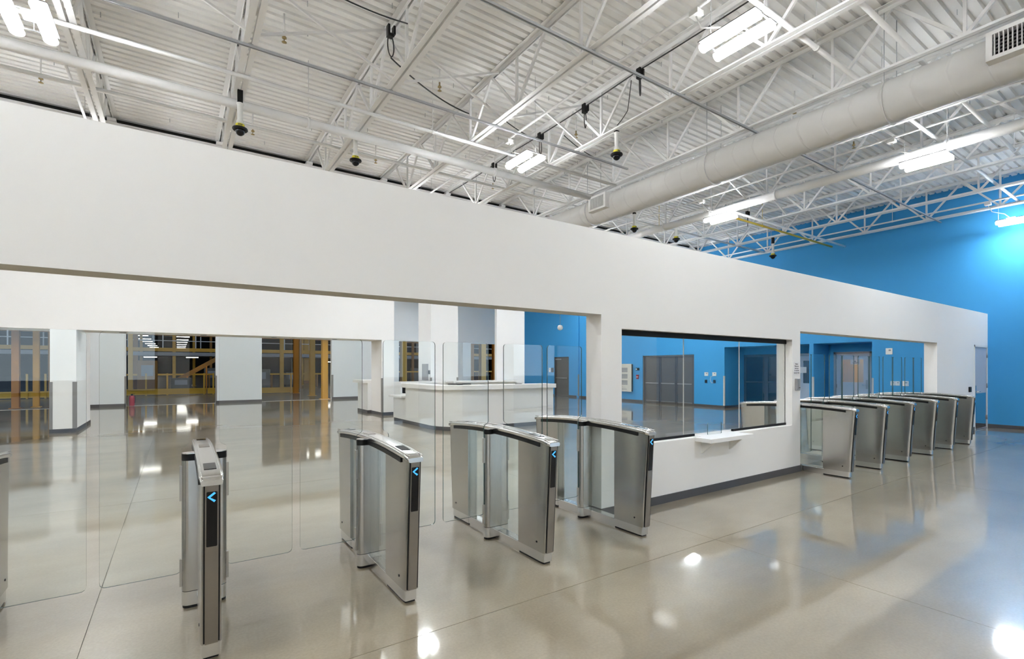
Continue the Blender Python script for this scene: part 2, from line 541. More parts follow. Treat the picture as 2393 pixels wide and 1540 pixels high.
# ================================================================== PIPES, CONDUIT, DUCT
def pipe(name, pts, r, m_, label, cat, clamps=(), seg=12):
    o = empty(name, (0, 0, 0), label=label, cat=cat)
    bm = bmesh.new(); tube(bm, pts, r, seg); obj('pipe_run', mesh(bm, m_), o)
    for c in clamps:
        bm = bmesh.new()
        if c[3] == 'x':
            tube(bm, [(c[0] - .02, c[1], c[2]), (c[0] + .02, c[1], c[2])], r * 1.25, seg)
        else:
            tube(bm, [(c[0], c[1] - .02, c[2]), (c[0], c[1] + .02, c[2])], r * 1.25, seg)
        obj('clamp', mesh(bm, m_), o)
        bm = bmesh.new(); tube(bm, [(c[0], c[1], c[2] + r), (c[0], c[1], ZD)], .006, 5); obj('hanger_rod', mesh(bm, m_), o)
    return o


pipe('sprinkler_main', [(-8.9, 8.44, 5.53), (7.95, 8.44, 5.53)], .068, 'steel_white', 'thick white pipe crossing the ceiling and ending at the round duct', 'pipe', [(-1.9, 8.44, 5.53, 'x'), (1.75, 8.44, 5.53, 'x'), (5.3, 8.44, 5.53, 'x')])
pipe('sprinkler_branch', [(-8.9, 7.72, 5.60), (8.0, 7.72, 5.60)], .028, 'steel_white', 'thin white pipe just in front of the thick white pipe', 'pipe', [(3.6, 7.72, 5.60, 'x')])
pipe('bridging_pipe', [(-8.9, 9.45, 5.68), (17.2, 9.45, 5.68)], .03, 'steel_white', 'white bridging pipe nearest the top of the white wall', 'pipe')
pipe('sprinkler_branch', [(4.3, 3.10, 5.75), (17.6, 3.10, 5.75)], .030, 'steel_white', 'white pipe crossing above the duct beside the nearest large light', 'pipe', [(9.0, 3.10, 5.75, 'x'), (6.9, 3.10, 5.75, 'x')])
pipe('sprinkler_branch', [(6.0, 2.43, 5.75), (17.6, 2.43, 5.75)], .030, 'steel_white', 'white pipe crossing above the duct nearest the upper right corner', 'pipe', [(9.6, 2.43, 5.75, 'x'), (13.3, 2.43, 5.75, 'x')])
pipe('sprinkler_main', [(11.25, -6.5, 5.50), (11.25, 12.2, 5.50)], .095, 'steel_white', 'long thick white pipe running beyond the round duct', 'pipe', [(11.25, 2.9, 5.5, 'y'), (11.25, 5.9, 5.5, 'y'), (11.25, 9.0, 5.5, 'y')])
pipe('conduit', [(10.84, -6.5, 5.79), (10.84, 12.0, 5.79)], .020, 'steel_white', 'thin white conduit feeding the lights beyond the duct', 'conduit', [(10.84, 4.6, 5.79, 'y')])
pipe('conduit', [(5.04, -6.5, 5.79), (5.04, 12.0, 5.79)], .020, 'steel_white', 'thin white conduit feeding the lights above the window', 'conduit', [(5.04, 4.4, 5.79, 'y'), (5.04, 9.0, 5.79, 'y')])
pipe('conduit', [(-1.29, -6.5, 5.79), (-1.29, 12.0, 5.79)], .020, 'steel_white', 'thin white conduit beside the light in the upper left corner', 'conduit')
pipe('conduit', [(17.0, -6.5, 5.79), (17.0, 12.0, 5.79)], .022, 'steel_white', 'thin white conduit along the blue wall', 'conduit', [(17.0, 5.6, 5.79, 'y'), (17.0, 9.1, 5.79, 'y')])
pipe('gas_pipe', [(11.62, 12.2, 5.57), (11.62, 7.75, 5.57), (11.68, 7.60, 5.57), (11.82, 7.53, 5.57), (17.82, 7.53, 5.57)], .027, 'gas_yellow', 'yellow gas pipe bending towards the blue wall', 'pipe', [(11.62, 9.5, 5.57, 'y'), (13.6, 7.53, 5.57, 'x')])
pipe('sprinkler_branch', [(11.25, 7.1, 5.48), (17.7, 7.1, 5.48)], .03, 'steel_white', 'white pipe beside the yellow gas pipe', 'pipe')


def strut(name, X0, X1, Y, z, label):
    o = empty(name, (0, 0, 0), label=label, cat='strut')

    def f(bm):
        box(bm, X0, X1, Y - .016, Y - .013, z, z + .030); box(bm, X0, X1, Y + .013, Y + .016, z, z + .030); box(bm, X0, X1, Y - .016, Y + .016, z + .029, z + .032)
    mk('channel', f, 'galv', o)
    bm = bmesh.new(); tube(bm, [(X0, Y + .004, z + .012), (X1, Y + .004, z + .012)], .007, 6); obj('cable', mesh(bm, 'cable_grey'), o)
    for X in JX:
        if X0 < X < X1:
            mk('beam_clamp', boxes((X - .03, X + .03, Y - .03, Y + .03, z + .032, ZBC + .012)), 'galv', o)


strut('steel_strut', -8.9, 7.6, 7.0, ZBC - .034, 'grey steel strut channel crossing the joists left of the duct')
strut('steel_strut', -8.9, 17.6, 4.67, ZBC - .034, 'grey steel strut channel crossing from the top edge to the blue wall')

# round spiral duct
DX, DZ, DR = 8.28, 5.305, .29
duct = empty('spiral_duct', (DX, 0, 0), label='large white round spiral duct hanging under the joists', cat='duct')


def ductf(bm):
    N = 40
    y = -6.4
    rings = []
    ysn = []
    while y < 12.3:
        ysn += [(y - .012, DR), (y, DR), (y + .006, DR + .004), (y + .016, DR + .004), (y + .022, DR), (y + .034, DR)]
        y += .36
    for yy, r in ysn:
        rings.append([bm.verts.new((r * math.cos(2 * math.pi * k / N), yy + .36 * (k / N if k <= N / 2 else 1 - k / N), DZ + r * math.sin(2 * math.pi * k / N))) for k in range(N)])
    for a, b in zip(rings, rings[1:]):
        for k in range(N):
            f = bm.faces.new((a[k], a[(k + 1) % N], b[(k + 1) % N], b[k])); f.smooth = True
    bm.faces.new(rings[0][::-1]); bm.faces.new(rings[-1])


mk('duct_tube', ductf, 'duct_paint', duct)
for yy in (2.75, 5.5, 8.7):
    bm = bmesh.new()
    pts = [(math.cos(t) * (DR + .013), yy, DZ + math.sin(t) * (DR + .013)) for t in [2 * math.pi * k / 40 for k in range(41)]]
    for a, b in zip(pts, pts[1:]):
        bar(bm, a, b, .03, .004, up=(0, 1, 0))
    obj('duct_strap', mesh(bm, 'steel_white'), duct)
    for s in (-1, 1):
        bm = bmesh.new(); tube(bm, [(s * .22, yy, DZ + .2), (s * .22, yy, ZD)], .006, 5); obj('hanger_rod', mesh(bm, 'galv'), duct)
for yy, hh in ((8.20, .27), (1.38, .30)):
    g = empty('air_grille', (DX, yy, DZ + .04), label=('square white air grille on the duct near the white wall' if yy > 5 else 'square white air grille on the duct at the right edge'), cat='grille', group='air grilles on the duct')

    def gf(bm, hh=hh):
        # square collar standing proud of the duct
        for a in ((-.40, -.22, -hh, -hh + .055, -.17, .17), (-.40, -.22, hh - .055, hh, -.17, .17), (-.40, -.22, -hh + .055, hh - .055, -.17, -.125), (-.40, -.22, -hh + .055, hh - .055, .125, .17)):
            box(bm, *a)
    mk('frame', gf, 'steel_white', g)
    mk('recess_back', boxes((-.30, -.29, -hh + .05, hh - .05, -.13, .13)), 'black', g)
    for k in range(13):
        yv = -hh + .055 + (k + .5) * (2 * hh - .11) / 13
        mk('blade', boxes((-.395, -.36, yv - .004, yv + .004, -.125, .125)), 'steel_white', g)
    for k in range(6):
        zv = -.125 + (k + .5) * .25 / 6
        mk('rear_blade', boxes((-.355, -.325, -hh + .055, hh - .055, zv - .004, zv + .004)), 'wh_grey', g)


# ================================================================== LIGHT FIXTURES
def fixture_proto():
    o = empty('high_bay_light', (5, 3.1, 5.15), label='', cat='light', group='high-bay lights in rows')

    def body(bm):
        # two reflector plates tied by three cross straps, open between
        for s in (-1, 1):
            prism(bm, [(s * .073, .078), (s * .205, .078), (s * .212, .070), (s * .215, .074), (s * .206, .086), (s * .073, .086)], 'y', -.33, .33)
        for y in (-.32, -.10, .30):
            box(bm, -.073, .073, y, y + .022, .079, .086)
    mk('housing', body, 'fixture_grey', o)
    ARC = [math.radians(-24 + 228 * k / 12) for k in range(13)]
    for s in (-1, 1):
        def lens(bm, s=s):
            prism(bm, [(s * (.135 + .062 * math.cos(t)), .030 - .044 * math.sin(t)) for t in ARC], 'y', -.315, .315)
        mk('diffuser', lens, 'led', o)
        for e in (-1, 1):
            def cap(bm, s=s, e=e):
                prism(bm, [(s * (.135 + .066 * math.cos(t)), .030 - .048 * math.sin(t)) for t in ARC], 'y', e * .316, e * .330)
            mk('end_cap', cap, 'led_cap', o)
    for s in (-1, 1):
        a_, b_ = sorted((s * .105, s * .165))
        mk('fill_glow_strip', boxes((a_, b_, -.28, .28, .086, .089)), 'fill_glow', o)  # unseen glowing strips added on top to brighten the ceiling
    mk('driver_box', boxes((-.05, .05, .0, .16, .095, .135)), 'plastic_white', o)
    for sy in (-1, 1):
        bm = bmesh.new(); tube(bm, [(0, sy * .31, .086), (0, sy * .3, ZD - 5.15)], .003, 4); obj('hanger_wire', mesh(bm, 'galv'), o)
    bm = bmesh.new(); tube(bm, [(0, .1, .135), (.02, .2, .26), (-.02, .42, .36), (0, .5, .55)], .009, 6); obj('power_cord', mesh(bm, 'plastic_white'), o)
    mk('junction_box', boxes((-.06, .06, .44, .56, .55, .61, 0, .004)), 'plastic_white', o)
    return o


LP = []
for gx in (-7.3, -1.29, 5.04, 10.84, 17.0):
    for gy in (-5.0, -.95, 3.08, 7.03, 11.2, 13.6, 19.3, 23.0):
        if gx > 16.5 and gy > 9:
            if gy < 20:
                LP.append((15.4, gy))
            continue
        LP.append((gx, gy))
SEEN = {(5.04, 3.08): 'brightest large high-bay light near the top edge above the window', (5.04, 7.03): 'lit high-bay light hanging over the middle of the white wall', (10.84, 3.08): 'lit high-bay light just beyond the duct on the right',
        (10.84, 7.03): 'small lit high-bay light beside the yellow gas pipe', (17.0, 3.08): 'lit high-bay light close to the blue wall at the right edge', (-1.29, 7.03): 'lit high-bay light cut off by the upper left corner'}
proto = fixture_proto()
first = True
for gx, gy in LP:
    if 4 < gy < 9 and gx > 16.5:
        continue
    lab = SEEN.get((gx, gy)) or 'lit high-bay light of the ceiling grid hidden outside the picture'
    if first:
        proto.location = (gx, gy, 5.15); proto['label'] = lab; first = False
    else:
        copy_tree(proto, (gx, gy, 5.15), lab)


# ================================================================== DOME CAMERAS, SPRINKLERS, CABLES
def dome(loc, lab, top):
    o = empty('dome_camera', loc, label=lab, cat='camera', group='dome cameras under the joists')
    mk('mount_clamp', boxes((-.035, .035, -.03, .03, .40, top - loc[2])), 'black', o)
    bm = bmesh.new(); lathe(bm, [(.05, .40), (.05, .385), (.036, .38), (.036, .16), (.05, .14), (.055, .09)], seg=14); obj('stem', mesh(bm, 'plastic_white'), o)
    bm = bmesh.new(); lathe(bm, [(.058, .092), (.060, .09), (.060, .05), (.058, .048)], seg=16); obj('yellow_label', mesh(bm, 'label_yellow'), o)
    for k in range(4):
        mk('label_mark', boxes((-.03 + k * .015, -.022 + k * .015, -.0625, -.0560, .06, .08)), 'ink', o)
    bm = bmesh.new(); lathe(bm, [(.058, .05), (.10, .035), (.105, .015), (.09, .0)], seg=18); obj('skirt', mesh(bm, 'black'), o)
    bm = bmesh.new(); lathe(bm, [(.068, .01), (.068, -.01), (.055, -.045), (.03, -.068), (.005, -.075)], seg=16); obj('camera_dome', mesh(bm, 'black_gloss'), o)


for l, lab in [((.76, 8.24, 5.06), 'yellow-labelled dome camera furthest to the left'), ((2.589, 8.72, 5.20), 'yellow-labelled dome camera second from the left'), ((6.247, 6.01, 5.22), 'yellow-labelled dome camera in front of the round duct'),
               ((9.905, 8.90, 5.20), 'dome camera hanging just under the round duct'), ((11.734, 8.99, 5.22), 'dome camera hanging below the yellow gas pipe'), ((15.392, 8.18, 5.06), 'dome camera hanging alone before the blue wall')]:
    dome(l, lab, ZBC)

sp = empty('sprinkler', (0, 0, 0), label='', cat='sprinkler', group='sprinkler heads under the deck')
bm = bmesh.new(); lathe(bm, [(.014, .10), (.014, .04), (.03, .035), (.03, .015), (.012, .01)], seg=10); obj('body', mesh(bm, 'brass'), sp)
bm = bmesh.new(); lathe(bm, [(.006, .02), (.006, -.03), (.032, -.034), (.034, -.04), (.006, -.044)], seg=12); obj('deflector', mesh(bm, 'brass'), sp)
bm = bmesh.new(); lathe(bm, [(.011, .10), (.011, .36)], seg=8); obj('drop_pipe', mesh(bm, 'steel_white'), sp)
sps = [(-1.8, 10.7, 'in the upper left bay by the wall'), (1.21, 10.76, 'beside the leftmost dome camera'), (1.23, 7.47, 'high on the left near the top edge'), (3.63, 10.73, 'beside the second dome camera'), (3.55, 7.35, 'in the middle bay at the top'),
       (6.5, 7.34, 'just above the middle light'), (6.6, 10.6, 'close above the white wall in the middle'), (9.1, 4.45, 'peeking over the round duct'), (11.55, 4.47, 'below the round duct on the right')]
for i, (X, Y, t) in enumerate(sps):
    lab = 'small brass sprinkler head ' + t
    if i == 0:
        sp.location = (X, Y, 6.15); sp['label'] = lab
    else:
        copy_tree(sp, (X, Y, 6.15), lab)


def cable(pts, r, label, n=14, sg=.05):
    P = [Vector(p) for p in pts]
    out = []
    for i in range(len(P) - 1):
        a = P[i]; b = P[i + 1]
        sag = (b - a).length * sg
        for k in range(n):
            t = k / n
            q = a.lerp(b, t); q.z -= 4 * sag * t * (1 - t)
            out.append(q)
    out.append(P[-1])
    bm = bmesh.new(); tube(bm, out, r, 6)
    obj('ceiling_cable', mesh(bm, 'cable_black'), label=label, cat='cable')


zc = 6.2
cable([(-1.07, 5.9, 6.30), (.73, 6.1, 6.25)], .009, 'thin black cable sagging between the two leftmost joists')
cable([(.80, 6.15, 6.25), (2.57, 6.3, 6.22)], .009, 'thin black cable sagging between the second and third bay')
cable([(2.63, 7.1, 6.2), (4.42, 7.9, 6.22)], .011, 'thick black cable sagging over the middle bay')
cable([(4.46, 7.4, 6.2), (6.22, 8.0, 6.2)], .009, 'black cable sagging left of the middle light')
cable([(6.28, 7.5, 6.2), (8.05, 8.0, 6.22)], .009, 'black cable sagging between the middle light and the duct')
cable([(6.19, 1.5, 6.42), (6.19, 5.5, 6.40), (6.19, 9.0, 6.40), (6.19, 12.2, 6.40)], .010, 'bundle of black cables running along a joist by the middle light', sg=.008)
cable([(6.27, 5.7, 6.38), (6.4, 5.9, 6.0), (6.26, 6.01, 5.75)], .007, 'black cable looping down to the dome camera before the duct')

# black cable hooks on the joists
hk = empty('cable_hook', (0, 0, 0), label='', cat='hook', group='black cable hooks on the joists')
mk('bracket', boxes((-.05, -.02, -.04, .04, -.10, .06), (.03, .06, -.04, .04, -.06, .06), (-.02, .03, -.04, .04, -.10, -.06)), 'black', hk)
bm = bmesh.new(); tube(bm, [(.0 + .06 * math.cos(t), .04 * math.cos(t), -.22 + .15 * math.sin(t)) for t in [2 * math.pi * k / 20 for k in range(21)]], .009, 6); obj('cable_loop', mesh(bm, 'cable_black'), hk)
for i, (l, lab) in enumerate([((.68, 6.1, 6.40), 'black cable hook on the second joist near the top left'), ((2.50, 6.75, 6.36), 'black cable hook on the third joist from the left'), ((6.20, 5.45, 6.36), 'black cable hook with a loop before the duct'),
                              ((6.20, 6.75, 6.36), 'black cable hook just above the middle light'), ((6.20, 8.1, 6.36), 'black cable hook left of the middle light'), ((6.20, 9.9, 6.36), 'black cable hook close above the white wall'),
                              ((9.88, 7.25, 6.25), 'black cable hook right below the duct'), ((13.5, 7.9, 6.0), 'black cable hook hanging beyond the yellow pipe')]):
    if i == 0:
        hk.location = l; hk['label'] = lab
    else:
        copy_tree(hk, l, lab)


# ================================================================== TURNSTILES
def cab_section(y0, yc, yf, hw, hf, n=6):
    """plan outline of an end cabinet: inner end y0, curve start yc, front yf"""
    L = [(hw, y0), (hw, y0 + .01), (hw, yc - .012), (hw, yc)]
    for k in range(1, n + 1):
        t = k / n
        a = t * math.pi / 2
        L.append((hw - (hw - hf) * (1 - math.cos(a)), yc + (yf - yc) * math.sin(a)))
    R = [(-x, y) for x, y in reversed(L)]
    return L + R


def loft(bm, secs):
    rings = [[bm.verts.new((x, y, z)) for x, y in s] for s, z in secs]
    n = len(rings[0])
    for a, b in zip(rings, rings[1:]):
        for k in range(n):
            f = bm.faces.new((a[k], a[(k + 1) % n], b[(k + 1) % n], b[k])); f.smooth = True
    bm.faces.new(rings[0][::-1]); bm.faces.new(rings[-1])
    bmesh.ops.recalc_face_normals(bm, faces=bm.faces)
    bm.normal_update()
    for e in bm.edges:
        if len(e.link_faces) == 2 and e.calc_face_angle(0) > .5:
            e.smooth = False


def arch(y):
    return .978 + .042 * (1 - (y / .86) ** 2)


TM = {}


def tmesh(key, fn, mats):
    if key not in TM:
        bm = bmesh.new(); fn(bm); TM[key] = mesh(bm, mats)
    return TM[key]


def turnstile(X, YC, left, right, label, group, arrow=True):
    t = empty('turnstile', (X, YC, 0), label=label, cat='turnstile', group=group)
    for s, nm in ((-1, 'front'), (1, 'rear')):
        def cab(bm, s=s):
            secs = []
            for k in range(7):
                z = .092 + (.965 - .092) * k / 6
                f = k / 6
                yf = .80 + .055 * f ** 1.3
                yc = .745 - .16 * f
                sec = cab_section(.44, yc, yf, .052, .040)
                secs.append(([(x, s * y) for x, y in sec], z))
            loft(bm, secs)
        c = obj('end_cabinet', tmesh('cab%d' % s, cab, 'steel'), t)

        def foot(bm, s=s):
            loft(bm, [([(x, s * y) for x, y in cab_section(.44, .72, .785, .046, .036)], .016), ([(x, s * y) for x, y in cab_section(.44, .72, .785, .046, .036)], .091)])
        obj('plinth', tmesh('foot%d' % s, foot, 'steel_bright'), c)

        def pad(bm, s=s):
            loft(bm, [([(x, s * y) for x, y in cab_section(.44, .71, .77, .040, .032)], .0), ([(x, s * y) for x, y in cab_section(.44, .71, .77, .040, .032)], .017)])
        obj('floor_pad', tmesh('pad%d' % s, pad, 'black'), c)

        def seam(bm, s=s):   # dark seam backing and front plate
            prism(bm, [(s * .796, .10), (s * .8045, .10), (s * .8585, .955), (s * .850, .955)], 'x', -.0385, .0385)
        obj('seam', tmesh('seam%d' % s, seam, 'black'), c)

        def plate(bm, s=s):
            prism(bm, [(s * .800, .094), (s * .8075, .094), (s * .8615, .958), (s * .853, .958)], 'x', -.031, .031)
        obj('face_plate', tmesh('plate%d' % s, plate, 'steel_plate'), c)

        def yof(z):
            return .8075 + (z - .094) / .864 * .054

        def disp(bm, s=s):
            pl = round_poly([(-.025, .625), (.025, .625), (.025, .920), (-.025, .920)], .006, 3)
            A = [bm.verts.new((x, s * (yof(z) - .002), z)) for x, z in pl]; B = [bm.verts.new((x, s * (yof(z) + .0025), z)) for x, z in pl]
            n = len(pl)
            for i in range(n):
                bm.faces.new((A[i], A[(i + 1) % n], B[(i + 1) % n], B[i]))
            bm.faces.new(A); bm.faces.new(B)
        d = obj('display', tmesh('disp%d' % s, disp, 'black_gloss'), t)

        def chev(bm, s=s):
            for pl in ([(-.021, .892), (.010, .917), (.018, .910), (-.008, .889)], [(-.021, .892), (-.008, .889), (.018, .872), (.010, .863)]):
                A = [bm.verts.new((x, s * (yof(z) + .0015), z)) for x, z in pl]; B = [bm.verts.new((x, s * (yof(z) + .0035), z)) for x, z in pl]
                for i in range(4):
                    bm.faces.new((A[i], A[(i + 1) % 4], B[(i + 1) % 4], B[i]))
                bm.faces.new(A); bm.faces.new(B)
        if arrow:
            obj('arrow_light', tmesh('chev%d' % s, chev, 'chevron'), d)

        for q in (-1, 1):
            obj('keyhole', tmesh('lock%d%d' % (s, q), lambda bm, s=s, q=q: tube(bm, [(q * .0515, s * .70, .165), (q * .0545, s * .70, .165)], .008, 10), 'black'), c)

    def railf(bm):     # bottom rail
        box(bm, -.045, .045, -.44, .44, .018, .090, 0, .004)
        box(bm, -.036, .036, -.44, .44, .0, .018)
    obj('bottom_rail', tmesh('brail', railf, 'steel_bright'), t)

    def cap(bm):       # arched top rail with raised edge beads
        N = 22
        sec = round_poly([(-.056, -.020), (.056, -.020), (.060, .010), (.050, .019), (-.050, .019), (-.060, .010)], .008, 2)
        rings = []
        for k in range(N + 1):
            y = -.872 + 1.744 * k / N
            w = 1.0
            e = min(k, N - k)
            if e == 0: w = .86
            elif e == 1: w = .97
            z = arch(y) + (-.008 if e == 0 else 0)
            rings.append([bm.verts.new((a * w, y, z + b * (1 if e else .75))) for a, b in sec])
        n = len(sec)
        for a, b in zip(rings, rings[1:]):
            for k in range(n):
                f = bm.faces.new((a[k], a[(k + 1) % n], b[(k + 1) % n], b[k])); f.smooth = True
        bm.faces.new(rings[0][::-1]); bm.faces.new(rings[-1])
        for s in (-1, 1):
            tube(bm, [(s * .046, -.86 + 1.72 * k / N, arch(-.86 + 1.72 * k / N) + .019) for k in range(N + 1)], .004, 5)
    obj('top_rail', tmesh('cap', cap, 'steel_bright'), t)

    for s in (-1, 1):
        def strip(bm, s=s):     # black strip below the cap, one on each side
            N = 16
            ra = []
            for k in range(N + 1):
                a = -.74 + 1.48 * k / N
                ra.append([bm.verts.new((s * .044, a, arch(a) - .050)), bm.verts.new((s * .058, a, arch(a) - .050)), bm.verts.new((s * .058, a, arch(a) - .019)), bm.verts.new((s * .044, a, arch(a) - .019))])
            for a, b in zip(ra, ra[1:]):
                for i in range(4):
                    bm.faces.new((a[i], a[(i + 1) % 4], b[(i + 1) % 4], b[i]))
            bm.faces.new(ra[0]); bm.faces.new(ra[-1])
        obj('sensor_strip', tmesh('strip%d' % s, strip, 'black'), t)

    def win(bm, y0, y1, hw):
        N = 5
        ra = []
        for k in range(N + 1):
            y = y0 + (y1 - y0) * k / N
            ra.append([bm.verts.new((-hw, y, arch(y) + .0175)), bm.verts.new((hw, y, arch(y) + .0175)), bm.verts.new((hw, y, arch(y) + .0215)), bm.verts.new((-hw, y, arch(y) + .0215))])
        for a, b in zip(ra, ra[1:]):
            for i in range(4):
                bm.faces.new((a[i], a[(i + 1) % 4], b[(i + 1) % 4], b[i]))
        bm.faces.new(ra[0]); bm.faces.new(ra[-1])
    for i, (a, b, h, m_) in enumerate(((-.70, -.56, .030, 'black_gloss'), (.56, .70, .030, 'black_gloss'), (.02, .16, .030, 'steel_plate'))):
        obj('reader_window', tmesh('rw%d' % i, lambda bm, a=a, b=b, h=h: win(bm, a, b, h), m_), t)

    # fixed glass infill
    for s in (-1, 1):
        for q in (-1, 1):
            def pane(bm, s=s, q=q):
                y0, y1 = (.045, .44)
                box(bm, q * .034 - .004, q * .034 + .004, min(s * y0, s * y1), max(s * y0, s * y1), .09, .965)
            obj('infill_pane', tmesh('pane%d%d' % (s, q), pane, 'glass'), t)

    # pivot post (stadium)
    xl = -.128 if left else -.05
    xr = .128 if right else .05

    def stad(bm, z0, z1, g=0.0):
        r = .043 - g
        pts = []
        for k in range(13):
            a = math.pi / 2 + math.pi * k / 12
            pts.append((xl + .043 + r * math.cos(a), r * math.sin(a)))
        for k in range(13):
            a = -math.pi / 2 + math.pi * k / 12
            pts.append((xr - .043 + r * math.cos(a), r * math.sin(a)))
        rings = [[bm.verts.new((x, y, z)) for x, y in pts] for z in (z0, z1)]
        n = len(pts)
        for k in range(n):
            f = bm.faces.new((rings[0][k], rings[0][(k + 1) % n], rings[1][(k + 1) % n], rings[1][k])); f.smooth = True
        bm.faces.new(rings[0][::-1]); f = bm.faces.new(rings[1])
        bmesh.ops.recalc_face_normals(bm, faces=bm.faces)
        bm.normal_update()
        for e in bm.edges:
            if len(e.link_faces) == 2 and e.calc_face_angle(0) > .8:
                e.smooth = False
    kk = '%d%d' % (left, right)
    po = obj('pivot_post', tmesh('post' + kk, lambda bm: stad(bm, .112, .965), 'steel'), t)
    obj('post_base', tmesh('pbase' + kk, lambda bm: stad(bm, .018, .108), 'steel_bright'), po)
    obj('floor_ring', tmesh('pring' + kk, lambda bm: stad(bm, .0, .018, .004), 'black'), po)
    obj('post_seam', tmesh('pseam' + kk, lambda bm: stad(bm, .106, .114, .002), 'black'), po)
    obj('post_cap', tmesh('pcap' + kk, lambda bm: stad(bm, .965, 1.008, -.001), 'black'), po)
    obj('cap_lid', tmesh('plid' + kk, lambda bm: stad(bm, 1.008, 1.013), 'steel_bright'), po)

    # swing glass leaves
    for s, on in ((-1, left), (1, right)):
        if not on:
            continue

        def leaf(bm, s=s):
            pl = round_poly([(s * .131, .225), (s * .545, .225), (s * .545, 1.80), (s * .085, 1.80), (s * .085, 1.065), (s * .131, 1.045)], .035, 4)
            prism(bm, pl, 'y', -.006, .006, 1, 0)
        lf = obj('glass_leaf', tmesh('leaf%d' % s, leaf, ['glass', 'glass_edge']), t)

        for z0, z1 in ((.70, .93), (.14, .32)):
            a, b = sorted((s * .124, s * .140))
            obj('leaf_clamp', tmesh('clamp%d%.2f' % (s, z0), lambda bm, a=a, b=b, z0=z0, z1=z1: box(bm, a, b, -.014, .014, z0, z1, 0, .002), 'steel'), lf)
    return t


YC = 3.90
near = [(-1.0, 1, 1, 'stainless steel turnstile cut off by the left edge of the picture'),
        (.150, 1, 1, 'tall stainless steel turnstile nearest the camera with glass wings on both sides'),
        (1.295, 1, 1, 'stainless steel turnstile second from the camera, before the reception desk'),
        (2.462, 1, 1, 'stainless steel turnstile third from the camera, between the lanes by the desk'),
        (3.615, 1, 0, 'stainless steel turnstile beside the white wall below the window')]
for X, l, r, lab in near:
    turnstile(X, YC, l, r, lab, 'turnstiles in the wide opening')
far = [(7.955, 0, 1, 'nearest turnstile of the far row, against the wall corner with the intercom'),
       (9.05, 1, 1, 'second turnstile of the far row counted from the intercom'),
       (10.17, 1, 1, 'third turnstile of the far row counted from the intercom'),
       (11.29, 1, 1, 'fourth turnstile of the far row counted from the intercom'),
       (12.41, 1, 1, 'fifth turnstile of the far row counted from the intercom'),
       (13.53, 1, 0, 'last turnstile of the far row, nearest the blue wall')]
for X, l, r, lab in far:
    turnstile(X, YC, l, r, lab, 'turnstiles in the far opening')
# turnstiles of the inner line seen through the window
# ================================================================== WINDOW
YG = 3.872
wd = mk('window_1', boxes((XW0, XW1, YG - .02, YG + .02, ZH - .062, ZH), (XW0, 5.40, YG - .015, YG + .015, ZS, ZS + .030), (6.24, XW1, YG - .015, YG + .015, ZS, ZS + .030)), 'black_track', kind='structure')
J1, J2_ = 5.194, 6.406
for a, b, z0 in ((XW0, J1 - .003, ZS + .03), (J1 + .003, J2_ - .003, ZS + .034), (J2_ + .003, XW1, ZS + .03)):
    bm = bmesh.new(); prism(bm, [(a, z0), (b, z0), (b, ZH - .06), (a, ZH - .06)], 'y', YG - .005, YG + .005, 1, 0)
    obj('pane', mesh(bm, ['glass', 'plastic_white']), wd)
sh = empty('window_shelf', (0, 0, 0), label='white shelf on two brackets below the window', cat='shelf')
mk('shelf_board', boxes((5.275, 6.19, 3.54, YW - .001, ZS - .045, ZS + .004), (5.40, 6.19, YW - .001, 3.855, ZS, ZS + .004)), 'counter_white', sh)
for X in (5.40, 6.00):
    bm = bmesh.new(); prism(bm, [(YW, ZS - .045), (3.585, ZS - .045), (3.60, ZS - .06), (YW - .02, ZS - .20), (YW, ZS - .21)], 'x', X, X + .028); obj('bracket', mesh(bm, 'plastic_white'), sh)
bm = bmesh.new(); prism(bm, round_poly([(5.61, ZS + .004), (5.91, ZS + .004), (5.91, ZS + .155), (5.61, ZS + .155)], .015, 3), 'y', 3.815, 3.823, 1, 0)
obj('glass_guard', mesh(bm, ['glass', 'glass_edge']), label='small clear glass guard standing on the window shelf', cat='glass guard')


# ================================================================== DOOR IN THE LOBBY WALL
d1 = mk('door_1', boxes((XD0 - .05, XD0, YW - .012, YB, 0, ZO + .03), (XD1, XD1 + .05, YW - .012, YB, 0, ZO + .03), (XD0 - .05, XD1 + .05, YW - .012, YB, ZO - .02, ZO + .03)), 'plastic_white', kind='structure')
mk('door_leaf', boxes((XD0 + .004, XD1 - .004, YW + .004, YW + .05, .008, ZO - .025)), 'door_grey', d1)
mk('kick_plate', boxes((XD0 + .03, XD1 - .03, YW + .0005, YW + .004, .03, .93)), 'mirror_plate', d1)
mk('lock_plate', boxes((XD0 + .05, XD0 + .11, YW - .004, YW + .004, .85, 1.13)), 'steel_bright', d1)
bm = bmesh.new(); tube(bm, [(XD0 + .08, YW, .98), (XD0 + .08, YW - .06, .98), (XD0 + .20, YW - .06, .98)], .011, 8); obj('door_handle', mesh(bm, 'steel_bright'), d1)
for z in (.22, 1.05, 1.85):
    bm = bmesh.new(); tube(bm, [(XD1, YW - .008, z), (XD1, YW - .008, z + .12)], .014, 8); obj('hinge', mesh(bm, 'guard_grey'), d1)


# ------------------------------------------------------------------ text helper
def text(body, size, loc, rot, m_, name, parent=None, align='CENTER'):
    c = bpy.data.curves.new('t', 'FONT'); c.body = body; c.size = size; c.align_x = align; c.align_y = 'CENTER'; c.extrude = .0006; c.space_line = 1.15
    o = bpy.data.objects.new('t', c); COL.objects.link(o)
    dg = bpy.context.evaluated_depsgraph_get(); dg.update()
    me = bpy.data.meshes.new_from_object(o.evaluated_get(dg))
    bpy.data.objects.remove(o)
    me.materials.clear(); me.materials.append(MATS[m_])
    o = obj(name, me, parent, loc=loc); o.rotation_euler = rot
    return o


